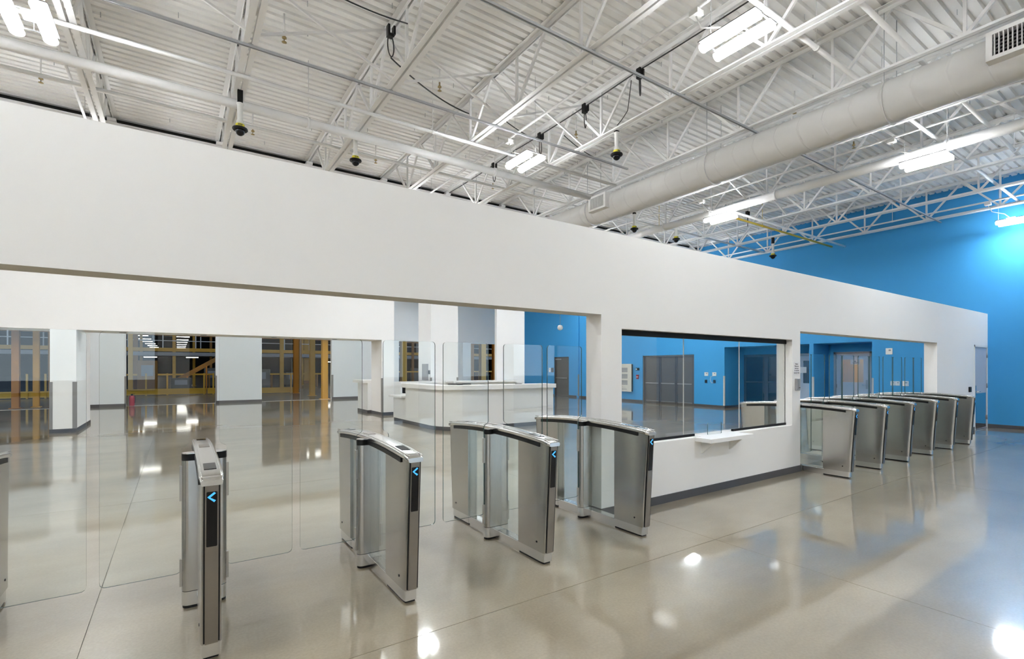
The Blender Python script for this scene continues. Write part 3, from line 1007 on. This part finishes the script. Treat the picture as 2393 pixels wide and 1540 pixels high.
sg = empty('wall_sign', (7.756, YW, 1.565), label='white paper notice on the wall corner above the intercom', cat='sign')
mk('sheet', boxes((-.088, .088, -.0035, 0, -.10, .10)), 'paper', sg)
text('Visitors\nPlease use\nIntercom\nTo Call The\nSecurity Desk', .029, (0, -.0045, .004), (math.pi / 2, 0, 0), 'ink', 'lettering', sg)
ic = empty('intercom', (7.762, YW, 1.325), label='grey intercom unit on the wall corner below the notice', cat='intercom')
mk('housing', boxes((-.056, .056, -.032, 0, -.09, .09, 0, .006)), 'wh_grey', ic)
mk('speaker_panel', boxes((-.015, .045, -.035, -.031, -.07, .075)), 'frame_grey', ic)
mk('call_button', boxes((.0, .035, -.040, -.034, -.055, -.04)), 'ink', ic)
mk('card_reader', boxes((16.20, 16.34, YW - .03, YW, .98, 1.11, 0, .006)), 'black', label='black card reader beside the grey door in the white wall', cat='card reader')

# ================================================================== BLUE WALL FURNISHINGS
RX = XB - .002
# dark folding panel doors
d2 = mk('door_2', boxes((XB + .02, XB + .16, RP[0], RP[0] + .06, 0, RP[2]), (XB + .02, XB + .16, RP[1] - .06, RP[1], 0, RP[2]), (XB + .02, XB + .16, RP[0], RP[1], RP[2] - .06, RP[2])), 'panel_dark', kind='structure')
pw = (RP[1] - RP[0] - .12) / 3
for k in range(3):
    a = RP[0] + .06 + k * pw
    mk('door_panel', boxes((XB + .07, XB + .10, a + .004, a + pw - .004, .01, RP[2] - .07)), 'panel_dark', d2)
    mk('push_bar', boxes((XB + .035, XB + .065, a + .08, a + pw - .08, .88, .92)), 'frame_grey', d2)
    mk('kick_rail', boxes((XB + .06, XB + .07, a + .03, a + pw - .03, .09, .11)), 'frame_grey', d2)
    for yy in (a + .01, a + pw - .07):
        mk('door_stile', boxes((XB + .055, XB + .07, yy, yy + .06, .01, RP[2] - .07)), 'base_grey', d2)
# far dark door
d3 = mk('door_3', boxes((XB + .03, XB + .14, RD[0], RD[0] + .05, 0, RD[2]), (XB + .03, XB + .14, RD[1] - .05, RD[1], 0, RD[2]), (XB + .03, XB + .14, RD[0], RD[1], RD[2] - .05, RD[2])), 'base_grey', kind='structure')
mk('door_leaf', boxes((XB + .07, XB + .11, RD[0] + .05, RD[1] - .05, .01, RD[2] - .05)), 'panel_dark', d3)
mk('door_closer', boxes((XB + .02, XB + .07, RD[1] - .55, RD[1] - .1, RD[2] - .16, RD[2] - .09)), 'frame_grey', d3)
mk('exit_bar', boxes((XB + .02, XB + .07, RD[0] + .15, RD[1] - .1, 1.0, 1.06)), 'steel', d3)
# alcove door with vision light
d4 = mk('door_4', boxes((18.90, 19.04, 6.80, 6.86, 0, 2.13), (18.90, 19.04, 7.87, 7.93, 0, 2.13), (18.90, 19.04, 6.80, 7.93, 2.07, 2.13)), 'frame_grey', kind='structure')
mk('door_leaf', boxes((18.955, 19.0, 6.865, 7.05, .01, 2.065), (18.955, 19.0, 7.68, 7.865, .01, 2.065), (18.955, 19.0, 7.05, 7.68, .01, 1.10), (18.955, 19.0, 7.05, 7.68, 1.87, 2.065)), 'door_grey', d4)
mk('pane', boxes((18.975, 18.981, 7.05, 7.68, 1.10, 1.87)), 'glass', d4)
bm = bmesh.new(); tube(bm, [(18.955, 6.95, 1.02), (18.90, 6.95, 1.02), (18.90, 7.07, 1.02)], .012, 8); obj('door_handle', mesh(bm, 'steel_bright'), d4)
mk('lock_plate', boxes((18.95, 18.956, 6.92, 6.98, .88, 1.18)), 'frame_grey', d4)
for z in (.9, 1.9):
    mk('hinge', boxes((18.935, 18.957, 7.845, 7.875, z, z + .12)), 'guard_grey', d4)
nz = empty('door_notice', (18.972, 7.30, 1.79), label='small paper notice with a triangle taped on the alcove door glass', cat='sign')
mk('sheet', boxes((-.002, 0, -.14, .14, -.09, .09)), 'paper', nz)
bm = bmesh.new(); prism(bm, [(-.035, -.01), (.035, -.01), (0, .055)], 'x', -.0035, -.0022); obj('triangle', mesh(bm, 'sign_blue'), nz)
mk('text_bar', boxes((-.0035, -.0022, -.085, .085, -.035, -.022), (-.0035, -.0022, -.06, .06, -.06, -.048)), 'sign_blue', nz)
# lit room behind the alcove door
mk('wall_room', boxes((20.6, 20.7, 6.2, 8.4, 0, 2.7), (19.06, 20.7, 8.3, 8.4, 0, 2.7), (19.06, 20.7, 6.1, 6.2, 0, 2.7), (19.06, 20.7, 6.1, 8.4, 2.6, 2.7)), 'beige_room', kind='structure')
mk('room_lamp', boxes((19.4, 20.2, 6.8, 7.7, 2.56, 2.598)), 'lamp_warm', label='warm ceiling lamp inside the room behind the alcove door', cat='lamp')
# glass entrance in the second alcove
d5 = mk('door_5', boxes((19.22, 19.30, 9.62, 9.70, 0, 2.12), (19.22, 19.30, 11.33, 11.407, 0, 2.12), (19.22, 19.30, 9.62, 11.407, 2.02, 2.12), (19.22, 19.30, 10.42, 10.56, 0, 2.02)), 'navy_frame', kind='structure')
for a, b in ((9.70, 10.42), (10.56, 11.33)):
    mk('pane', boxes((19.255, 19.262, a, b, .25, 2.02)), 'glass_dark', d5)
    mk('bottom_rail', boxes((19.23, 19.29, a, b, 0, .25)), 'navy_frame', d5)
    bm = bmesh.new(); tube(bm, [(19.20, a + .02, 1.02), (19.20, b - .02, 1.02)], .02, 8); obj('push_bar', mesh(bm, 'navy_frame'), d5)
d6 = mk('door_6', boxes((19.22, 19.30, 8.25, 8.32, 0, 2.12), (19.22, 19.30, 9.23, 9.30, 0, 2.12), (19.22, 19.30, 8.25, 9.30, 2.02, 2.12)), 'frame_grey', kind='structure')
mk('door_leaf', boxes((19.235, 19.285, 8.32, 8.50, .01, 2.02), (19.235, 19.285, 9.10, 9.23, .01, 2.02), (19.235, 19.285, 8.50, 9.10, .01, 1.02), (19.235, 19.285, 8.50, 9.10, 1.85, 2.02)), 'door_grey', d6)
mk('pane', boxes((19.257, 19.263, 8.50, 9.10, 1.02, 1.85)), 'glass_dark', d6)
mk('door_notice', boxes((19.225, 19.232, 8.98, 9.20, 1.40, 1.62)), 'paper', label='small white notice on the grey door behind the far turnstiles', cat='sign')
mk('wall_corridor', boxes((21.4, 21.5, 8.0, 12.0, 0, 2.7), (19.36, 21.5, 11.6, 11.7, 0, 2.7), (19.36, 21.5, 8.42, 8.45, 0, 2.7), (19.36, 21.5, 8.4, 12, 2.6, 2.7), (19.36, 21.5, 8.4, 12, -.05, -.001)), 'brown_room', kind='structure')
mk('corridor_lamp', boxes((20.2, 20.5, 10.2, 11.2, 2.57, 2.6)), 'lamp_warm', label='dim warm ceiling lamp in the corridor behind the glass entrance', cat='lamp')

# corner guards
GD = [('cream corner guard on the blue corner beside the glass entrance', (XB - .006, XB, R2[1], R2[1] + .05, HB, 1.27), 'guard_cream'),
      ('cream corner guard left of the alcove with the grey door', (XB - .006, XB, R3[1], R3[1] + .045, HB, 1.28), 'guard_cream'),
      ('cream corner guard right of the alcove with the grey door', (XB - .006, XB, R3[0] - .045, R3[0], HB, 1.27), 'guard_cream'),
      ('dark corner guard on the blue pilaster near the far dark door', (XB - .066, XB - .06, 19.9, 19.95, HB, 1.25), 'guard_grey'),
      ('grey corner guard on the right edge of the left pillar', (-2.14, -2.062, YP - .006, YP, HB, 1.24), 'guard_grey'),
      ('grey corner guard on the left edge of the left pillar', (-2.556, -2.50, YP - .006, YP, HB, 1.24), 'guard_grey'),
      ('grey corner guard on the pillar left of the reception desk', (5.645, 5.70, YP - .006, YP, HB, 1.24), 'guard_grey'),
      ('grey corner guard on the far panel beside the fire extinguisher', (-1.815, -1.755, YF - .006, YF, .11, 1.24), 'guard_grey'),
      ('grey corner guard at the left of the middle far panel', (1.405, 1.465, YF - .006, YF, .11, 1.24), 'guard_grey'),
      ('grey corner guard at the left of the right far panel', (6.45, 6.54, YF - .006, YF, .11, 1.24), 'guard_grey'),
      ('grey corner guard on the left edge of the white column behind the desk', (7.434, 7.48, YP - .006, YP, HB, 1.24), 'guard_grey'),
      ('grey corner guard on the right edge of the white column behind the desk', (8.46, 8.526, YP - .006, YP, HB, 1.24), 'guard_grey')]
for lab, b, m_ in GD:
    x0, x1, y0, y1, z0, z1 = b
    bb = [b]
    # second flange wrapping the corner
    if 'blue' in lab or 'alcove' in lab:
        yy = y0 if ('entrance' in lab or 'left of' in lab) else y1
        if 'pilaster' in lab:
            bb.append((x0, x0 + .06, y0 - .006, y0, z0, z1))
        else:
            s = -1 if yy == y0 else 1
            bb.append((x0, x0 + .05, min(yy, yy + s * .006), max(yy, yy + s * .006), z0, z1))
    else:
        left_edge = ('left edge' in lab) or ('left of' in lab)
        xx = x0 if left_edge else x1
        bb.append((xx - .005, xx, y0, y1 + .05, z0, z1) if left_edge else (xx, xx + .005, y0, y1 + .05, z0, z1))
    mk('corner_guard', boxes(*bb), m_, label=lab, cat='corner guard')

# fire alarm panel
fp = empty('alarm_cabinet', (XB, 16.5, 1.12), label='tall cream alarm cabinet with three little windows on the blue wall', cat='panel')
mk('back_box', boxes((-.13, -.0, -.36, .36, -.64, .64)), 'black_track', fp)
mk('front_door', boxes((-.155, -.13, -.40, .36, -.66, .66)), 'cream_box', fp)
for z in (.30, .0, -.30):
    w_ = mk('display_window', boxes((-.160, -.155, -.17, .23, z - .09 + .05, z + .13 + .05)), 'wh_grey', fp)
    mk('bezel', boxes((-.164, -.160, -.17, .23, z + .02 + .05, z + .13 + .05)), 'frame_grey', w_)
mk('label_strip', boxes((-.158, -.155, -.05, .23, -.46, -.45), (-.158, -.155, -.12, .23, -.56, -.53)), 'frame_grey', fp)
st = empty('alarm_strobe', (XB, 15.83, 1.53), label='black alarm strobe on the blue wall left of the dark panels', cat='strobe')
mk('back_plate', boxes((-.035, 0, -.10, .10, -.06, .06, 0, .008)), 'black', st)
mk('strobe_lens', boxes((-.055, -.035, .02, .08, -.03, .03, 0, .006)), 'plastic_white', st)
pu = empty('pull_station', (XB, 15.83, 1.17), label='red fire alarm pull station below the black strobe', cat='alarm')
bm = bmesh.new(); prism(bm, [(-.07, .10), (.07, .10), (.05, -.10), (-.05, -.10)], 'x', -.05, 0); obj('case', mesh(bm, 'red'), pu)
mk('pull_bar', boxes((-.062, -.05, -.05, .05, -.02, .01)), 'plastic_white', pu)


def plate(nm, Y, z, w_, h_, lab, face='plastic_white', dark=False):
    o = empty(nm, (XB, Y, z), label=lab, cat='thermostat' if nm == 'thermostat' else 'device')
    mk('cover', boxes((-.03, 0, -w_ / 2, w_ / 2, -h_ / 2, h_ / 2, 0, .006)), face, o)
    mk('screen', boxes((-.033, -.030, -w_ * .30, w_ * .05, h_ * .05, h_ * .28)), 'frame_grey' if not dark else 'black_gloss', o)


plate('thermostat', 12.20, 1.335, .17, .15, 'white thermostat left of the pair on the blue wall')
plate('thermostat', 11.84, 1.335, .17, .15, 'white thermostat right of the pair on the blue wall')
plate('key_switch', 12.22, 1.04, .10, .13, 'black switch box below the left thermostat', 'black', True)
plate('key_switch', 11.84, 1.04, .10, .13, 'black switch box below the right thermostat with a looped cord', 'black', True)
bm = bmesh.new(); tube(bm, [(XB - .02, 11.88, 1.26), (XB - .03, 11.98, 1.24), (XB - .03, 12.02, 1.12), (XB - .03, 11.96, .98), (XB - .02, 11.86, .99)], .007, 6)
obj('looped_cord', mesh(bm, 'plastic_white'), label='thin white cord looping beside the right black switch box', cat='cord')
plate('thermostat', 5.87, 1.118, .11, .13, 'blank white wall plate left of the three beside the far turnstiles')
plate('thermostat', 5.75, 1.118, .11, .13, 'white thermostat in the middle of the three beside the far turnstiles')
plate('thermostat', 5.55, 1.118, .15, .15, 'white thermostat right of the three beside the far turnstiles')
plate('ceiling_strobe', 5.96, 2.085, .17, .19, 'white square strobe high on the blue wall over the far turnstiles')
plate('card_reader', 22.42, 1.47, .14, .24, 'pale reader box left of the far dark door')
plate('card_reader', 22.18, 1.47, .20, .26, 'black reader box nearest the far dark door', 'black', True)
plate('card_reader', 6.56, 1.40, .10, .12, 'dark reader inside the alcove', 'sign_blue', True) if False else None

# hanging round speaker
hs = empty('pendant_speaker', (15.0, 18.06, 3.50), label='white round pendant hanging on a thin rod before the blue wall', cat='speaker')
bm = bmesh.new(); lathe(bm, [(.02, .12), (.09, .10), (.125, .03), (.13, -.03), (.10, -.10), (.03, -.13)], seg=18); obj('shell', mesh(bm, 'plastic_white'), hs)
bm = bmesh.new(); tube(bm, [(0, 0, .11), (0, 0, ZD - 3.5)], .008, 6); obj('rod', mesh(bm, 'cable_grey'), hs)


# ================================================================== RECEPTION DESK
def deskline(off):
    """outer plan line of the desk front, offset outwards"""
    L = [(5.38 - off, 13.35), (5.38 - off, 11.75)]
    cx, cy, r = 6.23, 11.75, .85 + off
    for k in range(1, 10):
        a = math.pi + (math.pi / 2) * k / 10
        L.append((cx + r * math.cos(a), cy + r * math.sin(a)))
    L += [(6.23, 10.90 - off), (8.80, 10.90 - off)]
    return L


def ribbon(bm, off0, off1, z0, z1):
    A = deskline(off0); B = deskline(off1)
    poly = A + B[::-1]
    V0 = [bm.verts.new((x, y, z0)) for x, y in poly]; V1 = [bm.verts.new((x, y, z1)) for x, y in poly]
    n = len(poly); h = n // 2
    for i in range(n):
        f = bm.faces.new((V0[i], V0[(i + 1) % n], V1[(i + 1) % n], V1[i])); f.smooth = True
    for i in range(h - 1):
        bm.faces.new((V0[i], V0[i + 1], V0[n - 2 - i], V0[n - 1 - i])); bm.faces.new((V1[i], V1[i + 1], V1[n - 2 - i], V1[n - 1 - i]))
    bmesh.ops.recalc_face_normals(bm, faces=bm.faces)
    bm.normal_update()
    for e in bm.edges:
        if len(e.link_faces) == 2 and e.calc_face_angle(0) > .7:
            e.smooth = False


dk = empty('reception_desk', (0, 0, 0), label='large white curved reception desk behind the turnstiles', cat='desk')
mk('front_panel', lambda bm: ribbon(bm, 0, -.10, .10, 1.03), 'laminate', dk)
mk('toe_kick', lambda bm: ribbon(bm, -.012, -.10, 0, .10), 'base_grey', dk)
mk('counter_top', lambda bm: ribbon(bm, .13, -.40, 1.03, 1.14), 'counter_white', dk)
mk('low_panel', boxes((5.38, 5.48, 13.35, 14.30, .10, .72), (5.48, 6.2, 14.22, 14.30, .10, .72), (5.48, 6.20, 13.35, 13.42, .72, 1.03)), 'laminate', dk)
mk('low_toe_kick', boxes((5.392, 5.48, 13.35, 14.28, 0, .10)), 'base_grey', dk)
mk('low_counter', boxes((5.26, 6.2, 13.36, 14.40, .72, .77)), 'counter_white', dk)
mk('work_surface', boxes((6.0, 8.8, 11.3, 12.0, .71, .75)), 'counter_white', dk)
mk('side_panel', boxes((8.72, 8.80, 11.0, 11.98, 0, 1.03)), 'laminate', dk)
# items on the desk
mo = empty('desk_monitor', (6.05, 11.35, 1.14), label='low black screen lying along the desk counter near the curve', cat='monitor')
mk('screen_panel', boxes((-.28, .28, -.12, .12, .012, .03, 0, .004)), 'black', mo)
mk('stand', boxes((-.06, .06, -.06, .06, 0, .012)), 'black', mo)
for i, (a, b) in enumerate(((7.55, 10.98), (7.66, 11.0))):
    bm = bmesh.new(); tube(bm, [(a, b, 1.149), (a + .13, b + .02, 1.149)], .007, 6)
    o = obj('pen', mesh(bm, 'black'), label=('dark pen lying on the desk counter, left one' if i == 0 else 'dark pen lying on the desk counter, right one'), cat='pen')
    bm = bmesh.new(); tube(bm, [(a + .13, b + .02, 1.149), (a + .145, b + .0223, 1.149)], .004, 6); obj('pen_tip', mesh(bm, 'steel'), o)

# white shelving and back counters behind the desk
bc = empty('back_counter', (0, 0, 0), label='white back counter with open shelves below the left window bay', cat='counter')
mk('top', boxes((6.08, 7.70, 15.5, 16.08, 1.06, 1.12)), 'counter_white', bc)
mk('shelf', boxes((6.10, 7.44, 15.55, 16.06, .70, .74)), 'counter_white', bc)
mk('side_panel', boxes((6.08, 6.14, 15.52, 16.08, 0, 1.06), (7.40, 7.44, 15.52, 16.08, 0, 1.06)), 'laminate', bc)
mk('lower_cupboard', boxes((6.14, 7.40, 15.56, 16.06, .02, .60)), 'laminate', bc)
bk = empty('black_printer', (6.45, 15.8, .74), label='black printer on the shelf behind the low counter', cat='printer')
mk('body', boxes((-.24, .24, -.20, .20, 0, .20, 0, .02)), 'black', bk)
mk('paper_slot', boxes((-.18, .18, -.204, -.198, .06, .08)), 'frame_grey', bk)
b2 = empty('back_counter', (0, 0, 0), label='white back counter running between the two white columns', cat='counter')
mk('top', boxes((8.0, 10.9, 15.45, 16.08, 1.06, 1.12)), 'counter_white', b2)
mk('front_panel', boxes((8.2, 10.8, 15.60, 15.66, .1, 1.06)), 'laminate', b2)
mk('toe_kick', boxes((8.2, 10.8, 15.64, 15.70, 0, .1)), 'base_grey', b2)
sc_ = empty('side_counter', (0, 0, 0), label='low white side counter beyond the pillar left of the desk', cat='counter')
mk('top', boxes((5.36, 6.1, 17.17, 18.4, 1.05, 1.15)), 'counter_white', sc_)
mk('body', boxes((5.52, 6.08, 17.17, 18.3, .1, 1.05)), 'laminate', sc_)
mk('toe_kick', boxes((5.508, 6.08, 17.17, 18.3, 0, .1)), 'base_grey', sc_)
ep = empty('electrical_box', (7.44, 16.52, 1.44), label='grey electrical box on the side of the white column', cat='electrical box')
mk('door', boxes((-.07, 0, -.20, .20, -.29, .29)), 'wh_grey', ep)
mk('latch', boxes((-.08, -.07, -.17, -.15, -.03, .03)), 'frame_grey', ep)
mk('card_reader', boxes((7.395, 7.44, 16.17, 16.25, 1.36, 1.50, 0, .006)), 'black', label='black reader on the white column beside the grey electrical box', cat='card reader')

# recessed soffit downlights in the portal
for i, X in enumerate((-1.2, .62, 2.45, 4.25)):
    bm = bmesh.new(); lathe(bm, [(.06, 0), (.075, -.002), (.078, -.012), (.05, -.006)], (X, YP + .5, 2.52), 16)
    obj('soffit_downlight', mesh(bm, 'frame_grey'), label='small round downlight in the portal soffit, %s from the left' % ORD[i], cat='downlight', group='soffit downlights')

# ================================================================== WAREHOUSE BEYOND
mk('floor_warehouse', boxes((-40, 60, YF + .1, 150, -.1, -.002)), 'wh_floor', kind='structure')
mk('trim_2', boxes((-8.6, 17.2, YF + .02, YF + .22, -.01, .004)), 'guard_cream', kind='structure')
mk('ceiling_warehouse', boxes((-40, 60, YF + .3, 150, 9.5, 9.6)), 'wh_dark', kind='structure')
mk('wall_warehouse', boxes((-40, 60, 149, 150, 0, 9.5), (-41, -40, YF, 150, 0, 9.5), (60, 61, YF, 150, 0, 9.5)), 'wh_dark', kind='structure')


def wcol(X, Y, w_, m_, lab, top=6.5, z0=0):
    o = empty('steel_column', (X + w_ / 2, Y, z0), label=lab, cat='column')
    t_ = w_ * .09

    def f(bm):   # H section
        box(bm, -w_ / 2, w_ / 2, -w_ / 2, -w_ / 2 + t_, .0, top); box(bm, -w_ / 2, w_ / 2, w_ / 2 - t_, w_ / 2, .0, top); box(bm, -t_ / 2, t_ / 2, -w_ / 2 + t_, w_ / 2 - t_, .0, top)
    mk('shaft', f, m_, o)
    mk('base_plate', boxes((-w_ * .8, w_ * .8, -w_ * .8, w_ * .8, 0, .025)), m_, o)


wcol(-2.371, 36.15, .22, 'yellow_steel', 'wide yellow column behind the fire extinguisher')
wcol(-2.83, 48.1, .29, 'brown_steel', 'brown column right of the wide yellow one')
wcol(-2.539, 50.0, .19, 'yellow_steel', 'slim bright yellow column in the left warehouse opening')
wcol(-.344, 48.5, .22, 'yellow_steel', 'bright yellow column in the middle of the left warehouse opening')
wcol(6.856, 43.6, .27, 'yellow_steel', 'yellow column beside the rail in the second opening')
wcol(6.041, 33.4, .27, 'orange_steel', 'orange column in the middle of the second opening')
wcol(7.748, 41.0, .24, 'brown_steel', 'brown column right beside the orange one')
wcol(9.231, 40.0, .18, 'yellow_steel', 'thin yellow column between two wide yellow columns')
wcol(6.245, 29.8, .27, 'yellow_steel', 'broad yellow column in the right of the second opening')
wcol(6.081, 26.25, .28, 'yellow_steel', 'broad yellow column closest to the right far panel')
wcol(-5.353, 26.9, .22, 'brown_steel', 'brown column at the left edge of the picture')
wcol(-4.837, 27.4, .19, 'yellow_steel', 'yellow column behind the leftmost glass wing')
wcol(-5.663, 35.4, .24, 'brown_steel', 'brown column just left of the left pillar')
wcol(15.71, 40, .45, 'yellow_steel', 'yellow column seen behind the low desk counter')
wcol(23.5, 40, .5, 'yellow_steel', 'yellow column in the window opening behind the desk')
wcol(22.4, 40, .35, 'brown_steel', 'brown column at the left of the window opening behind the desk')
wcol(24.9, 40, .35, 'orange_steel', 'orange column at the right of the window opening behind the desk')
ow = empty('equipment_panel', (11.2, 54.5, 0), label='olive machine panel between the orange and yellow columns', cat='panel')
mk('sheet', boxes((-.35, .35, -.1, .1, .3, 5)), 'yellow_steel', ow)
mk('foot', boxes((-.35, .35, -.15, .15, 0, .3)), 'brown_steel', ow)


def rail(X0, X1, Y, posts, lab, grp='guard rails in the warehouse'):
    o = empty('guard_rail', (0, Y, 0), label=lab, cat='guard rail', group=grp)
    mk('rail_beam', boxes((X0, X1, -.06, .06, .04, .33), (X0, X1, -.09, -.06, .30, .38)), 'yellow_steel', o)
    for X in posts:
        mk('rail_post', boxes((X - .04, X + .04, -.10, -.02, 0, 1.28)), 'yellow_steel', o)


rail(-2.6, 1.45, 35.3, (-1.5, -.5, 1.33), 'yellow guard rail across the left warehouse opening')
rail(1.5, 3.2, 35.1, (1.8,), 'short yellow guard rail at the right of the left warehouse opening')
rail(4.0, 6.1, 33.8, (5.95,), 'yellow guard rail in the second warehouse opening')
rail(-7.5, -4.9, 35.0, (-6.4, -5.7), 'yellow guard rail behind the leftmost glass wing')
mz = empty('mezzanine_beam', (0, 48.0, 0), label='yellow mezzanine beam with a grey edge across the warehouse', cat='beam')
mk('flange_beam', boxes((-14, 30, -.12, .12, 2.92, 3.20)), 'yellow_steel', mz)
mk('deck_edge', boxes((-14, 30, -.06, 4, 2.58, 2.86)), 'wh_grey', mz)
for k in range(14):
    mk('handrail_post', boxes((-12 + k * 2.2, -11.93 + k * 2.2, -.05, .05, 3.2, 4.4)), 'steel_white', mz)
mk('handrail', boxes((-14, 30, -.03, .03, 4.35, 4.42), (-14, 30, -.03, .03, 3.75, 3.80)), 'steel_white', mz)
mz2 = empty('mezzanine_beam', (0, 56.0, 0), label='brown upper beam behind the mezzanine in the warehouse', cat='beam')
mk('flange_beam', boxes((-16, 34, -.12, .12, 4.6, 4.9)), 'brown_steel', mz2)
for k in range(12):
    mk('drop_rod', boxes((-13 + k * 3.7, -12.92 + k * 3.7, -.04, .04, 3.2, 4.6)), 'steel_white', mz2)
for i, (X, Y, w_) in enumerate(((-4.6, 52, .2), (1.1, 52, .2), (2.3, 50, .18), (9.7, 50, .2), (13.4, 50, .25), (17.4, 44, .25), (19.2, 46, .2), (27.2, 46, .25))):
    wcol(X, Y, w_, ('brown_steel', 'yellow_steel')[i % 2], ['dim brown column left of the slim yellow column', 'dim yellow column under the right strip lights', 'dim brown column at the right of the left warehouse opening', 'dim yellow column right of the thin yellow one',
         'dim brown column deep behind the right far panel', 'dim yellow column right of the yellow one behind the low desk counter', 'dim brown column deep in the left window bay', 'dim yellow column at the far right of the right window bay'][i])
for i, (X0, X1, Y, z) in enumerate(((-3.6, 2.4, 46.5, 1.15), (4.4, 10.4, 45.5, 1.15), (14.0, 20.0, 44.5, 1.3), (21.5, 28, 44.5, 1.3))):
    o = empty('roller_conveyor', (0, Y, 0), label=['low roller conveyor running behind the left guard rail', 'low roller conveyor running behind the orange column', 'low roller conveyor in the left window bay', 'low roller conveyor in the right window bay'][i], cat='conveyor', group='roller conveyors in the warehouse')
    for q in (-.35, .35):
        mk('side_rail', boxes((X0, X1, q - .03, q + .03, z - .12, z)), 'yellow_steel', o)
    n = int((X1 - X0) / .5)
    for k in range(n):
        X = X0 + (k + .5) * (X1 - X0) / n
        mk('roller', boxes((X - .04, X + .04, -.32, .32, z - .07, z - .01)), 'galv', o)
    for k in range(4):
        X = X0 + .3 + k * (X1 - X0 - .6) / 3
        mk('support_leg', boxes((X - .04, X + .04, -.36, .36, 0, z - .12)), 'brown_steel', o)
# conveyor and racks in the gloom
cv = empty('conveyor', (1.6, 44, 0), label='inclined brown conveyor in the left warehouse opening', cat='conveyor')
bm = bmesh.new(); bar(bm, (-1.6, 0, .7), (1.2, 0, 2.5), .5, .3, up=(0, 0, 1)); obj('incline', mesh(bm, 'brown_steel'), cv)
for X, z in ((-1.0, 1.0), (.2, 1.75), (1.0, 2.3)):
    mk('support', boxes((X - .05, X + .05, -.3, -.2, 0, z)), 'orange_steel', cv)
for i, (X, Y, w_, h_) in enumerate(((-1.7, 42, 1.1, 2.1), (.2, 41, 1.2, .9), (2.4, 47.7, 1.2, 1.6), (5.1, 42, 1.5, 1.5), (8.5, 47.6, 1.2, 1.2), (21.0, 47.6, 2.2, 1.6), (25.3, 47.6, 2.0, 2.2))):
    e_ = empty('machine', (X, Y, 0), label=['tall brown machine housing behind the left guard rail', 'low grey machine behind the left guard rail', 'grey machine near the right of the left opening', 'grey machine behind the rail in the second opening',
              'low machine right of the orange column', 'machine behind the desk in the left window bay', 'machine behind the desk in the right window bay'][i], cat='machine')
    mk('housing', boxes((-w_ / 2, w_ / 2, -.5, .5, .12, h_, 0, .03)), 'brown_steel' if i == 0 else 'machine_dark', e_)
    mk('skid', boxes((-w_ / 2, w_ / 2, -.45, .45, 0, .12)), 'wh_dark', e_)
    mk('control_face', boxes((-w_ * .3, w_ * .3, -.52, -.5, h_ * .5, h_ * .85)), 'frame_grey', e_)
# strip lights in rows
n_ = 0
bm = bmesh.new(); box(bm, -.75, .75, -.12, .12, 0, .05); me_l = mesh(bm, 'led_wh')
bm = bmesh.new(); box(bm, -.78, .78, -.14, .14, .05, .10); me_h = mesh(bm, 'plastic_white')
for X, z, lab in ((-4.1, 6.0, 'left'), (.65, 6.0, 'right')):
    for k in range(8):
        Y = 66 + k * 9
        o = empty('strip_light', (X, Y, z), label='lit warehouse strip light, %s of the %s receding row' % (ORD[k], lab), cat='light', group='warehouse strip lights')
        obj('lamp_tube', me_l, o); obj('tray', me_h, o)
for i, (X, Y) in enumerate(((-6, 31), (0, 31), (5, 31), (13, 32), (21, 33), (0, 41), (8, 44), (17, 43), (25, 44), (-2, 55), (12, 55))):
    o = empty('strip_light', (X, Y, 7.5), label='warehouse strip light above the openings, hidden outside the picture', cat='light', group='hidden warehouse strip lights')
    obj('lamp_tube', me_l, o); obj('tray', me_h, o)
for i, (X, Y, z, lab) in enumerate(((-1.6, 43.5, 2.35, 'lit lamp under the mezzanine at the left'), (.9, 43.5, 2.35, 'lit lamp under the mezzanine at the right'), (13.0, 52, 2.2, 'lit lamp seen between the yellow columns'), (18.6, 52, 2.3, 'lit lamp in the left window bay'), (26.5, 50, 2.3, 'lit lamp in the right window bay'))):
    o = empty('strip_light', (X, Y, z), label=lab, cat='light', group='lamps under the mezzanine')
    o.scale = (.5, .8, .7)
    obj('lamp_tube', me_l, o); obj('tray', me_h, o)
# fire extinguisher standing in the opening
fe = empty('fire_extinguisher', (-1.58, 25.95, 0), label='red fire extinguisher standing in the left warehouse opening', cat='extinguisher')
bm = bmesh.new(); lathe(bm, [(.09, 0), (.10, .02), (.10, .36), (.085, .41), (.04, .44)], seg=18); obj('cylinder', mesh(bm, 'red'), fe)
bm = bmesh.new(); lathe(bm, [(.035, .44), (.035, .48), (.02, .50)], seg=10); obj('valve', mesh(bm, 'black'), fe)
bm = bmesh.new(); bar(bm, (-.02, 0, .49), (.10, 0, .52), .02, .012); obj('handle', mesh(bm, 'black'), fe)
bm = bmesh.new(); tube(bm, [(.03, -.02, .47), (.11, -.05, .44), (.115, -.06, .25), (.105, -.05, .12)], .010, 6); obj('hose', mesh(bm, 'black'), fe)
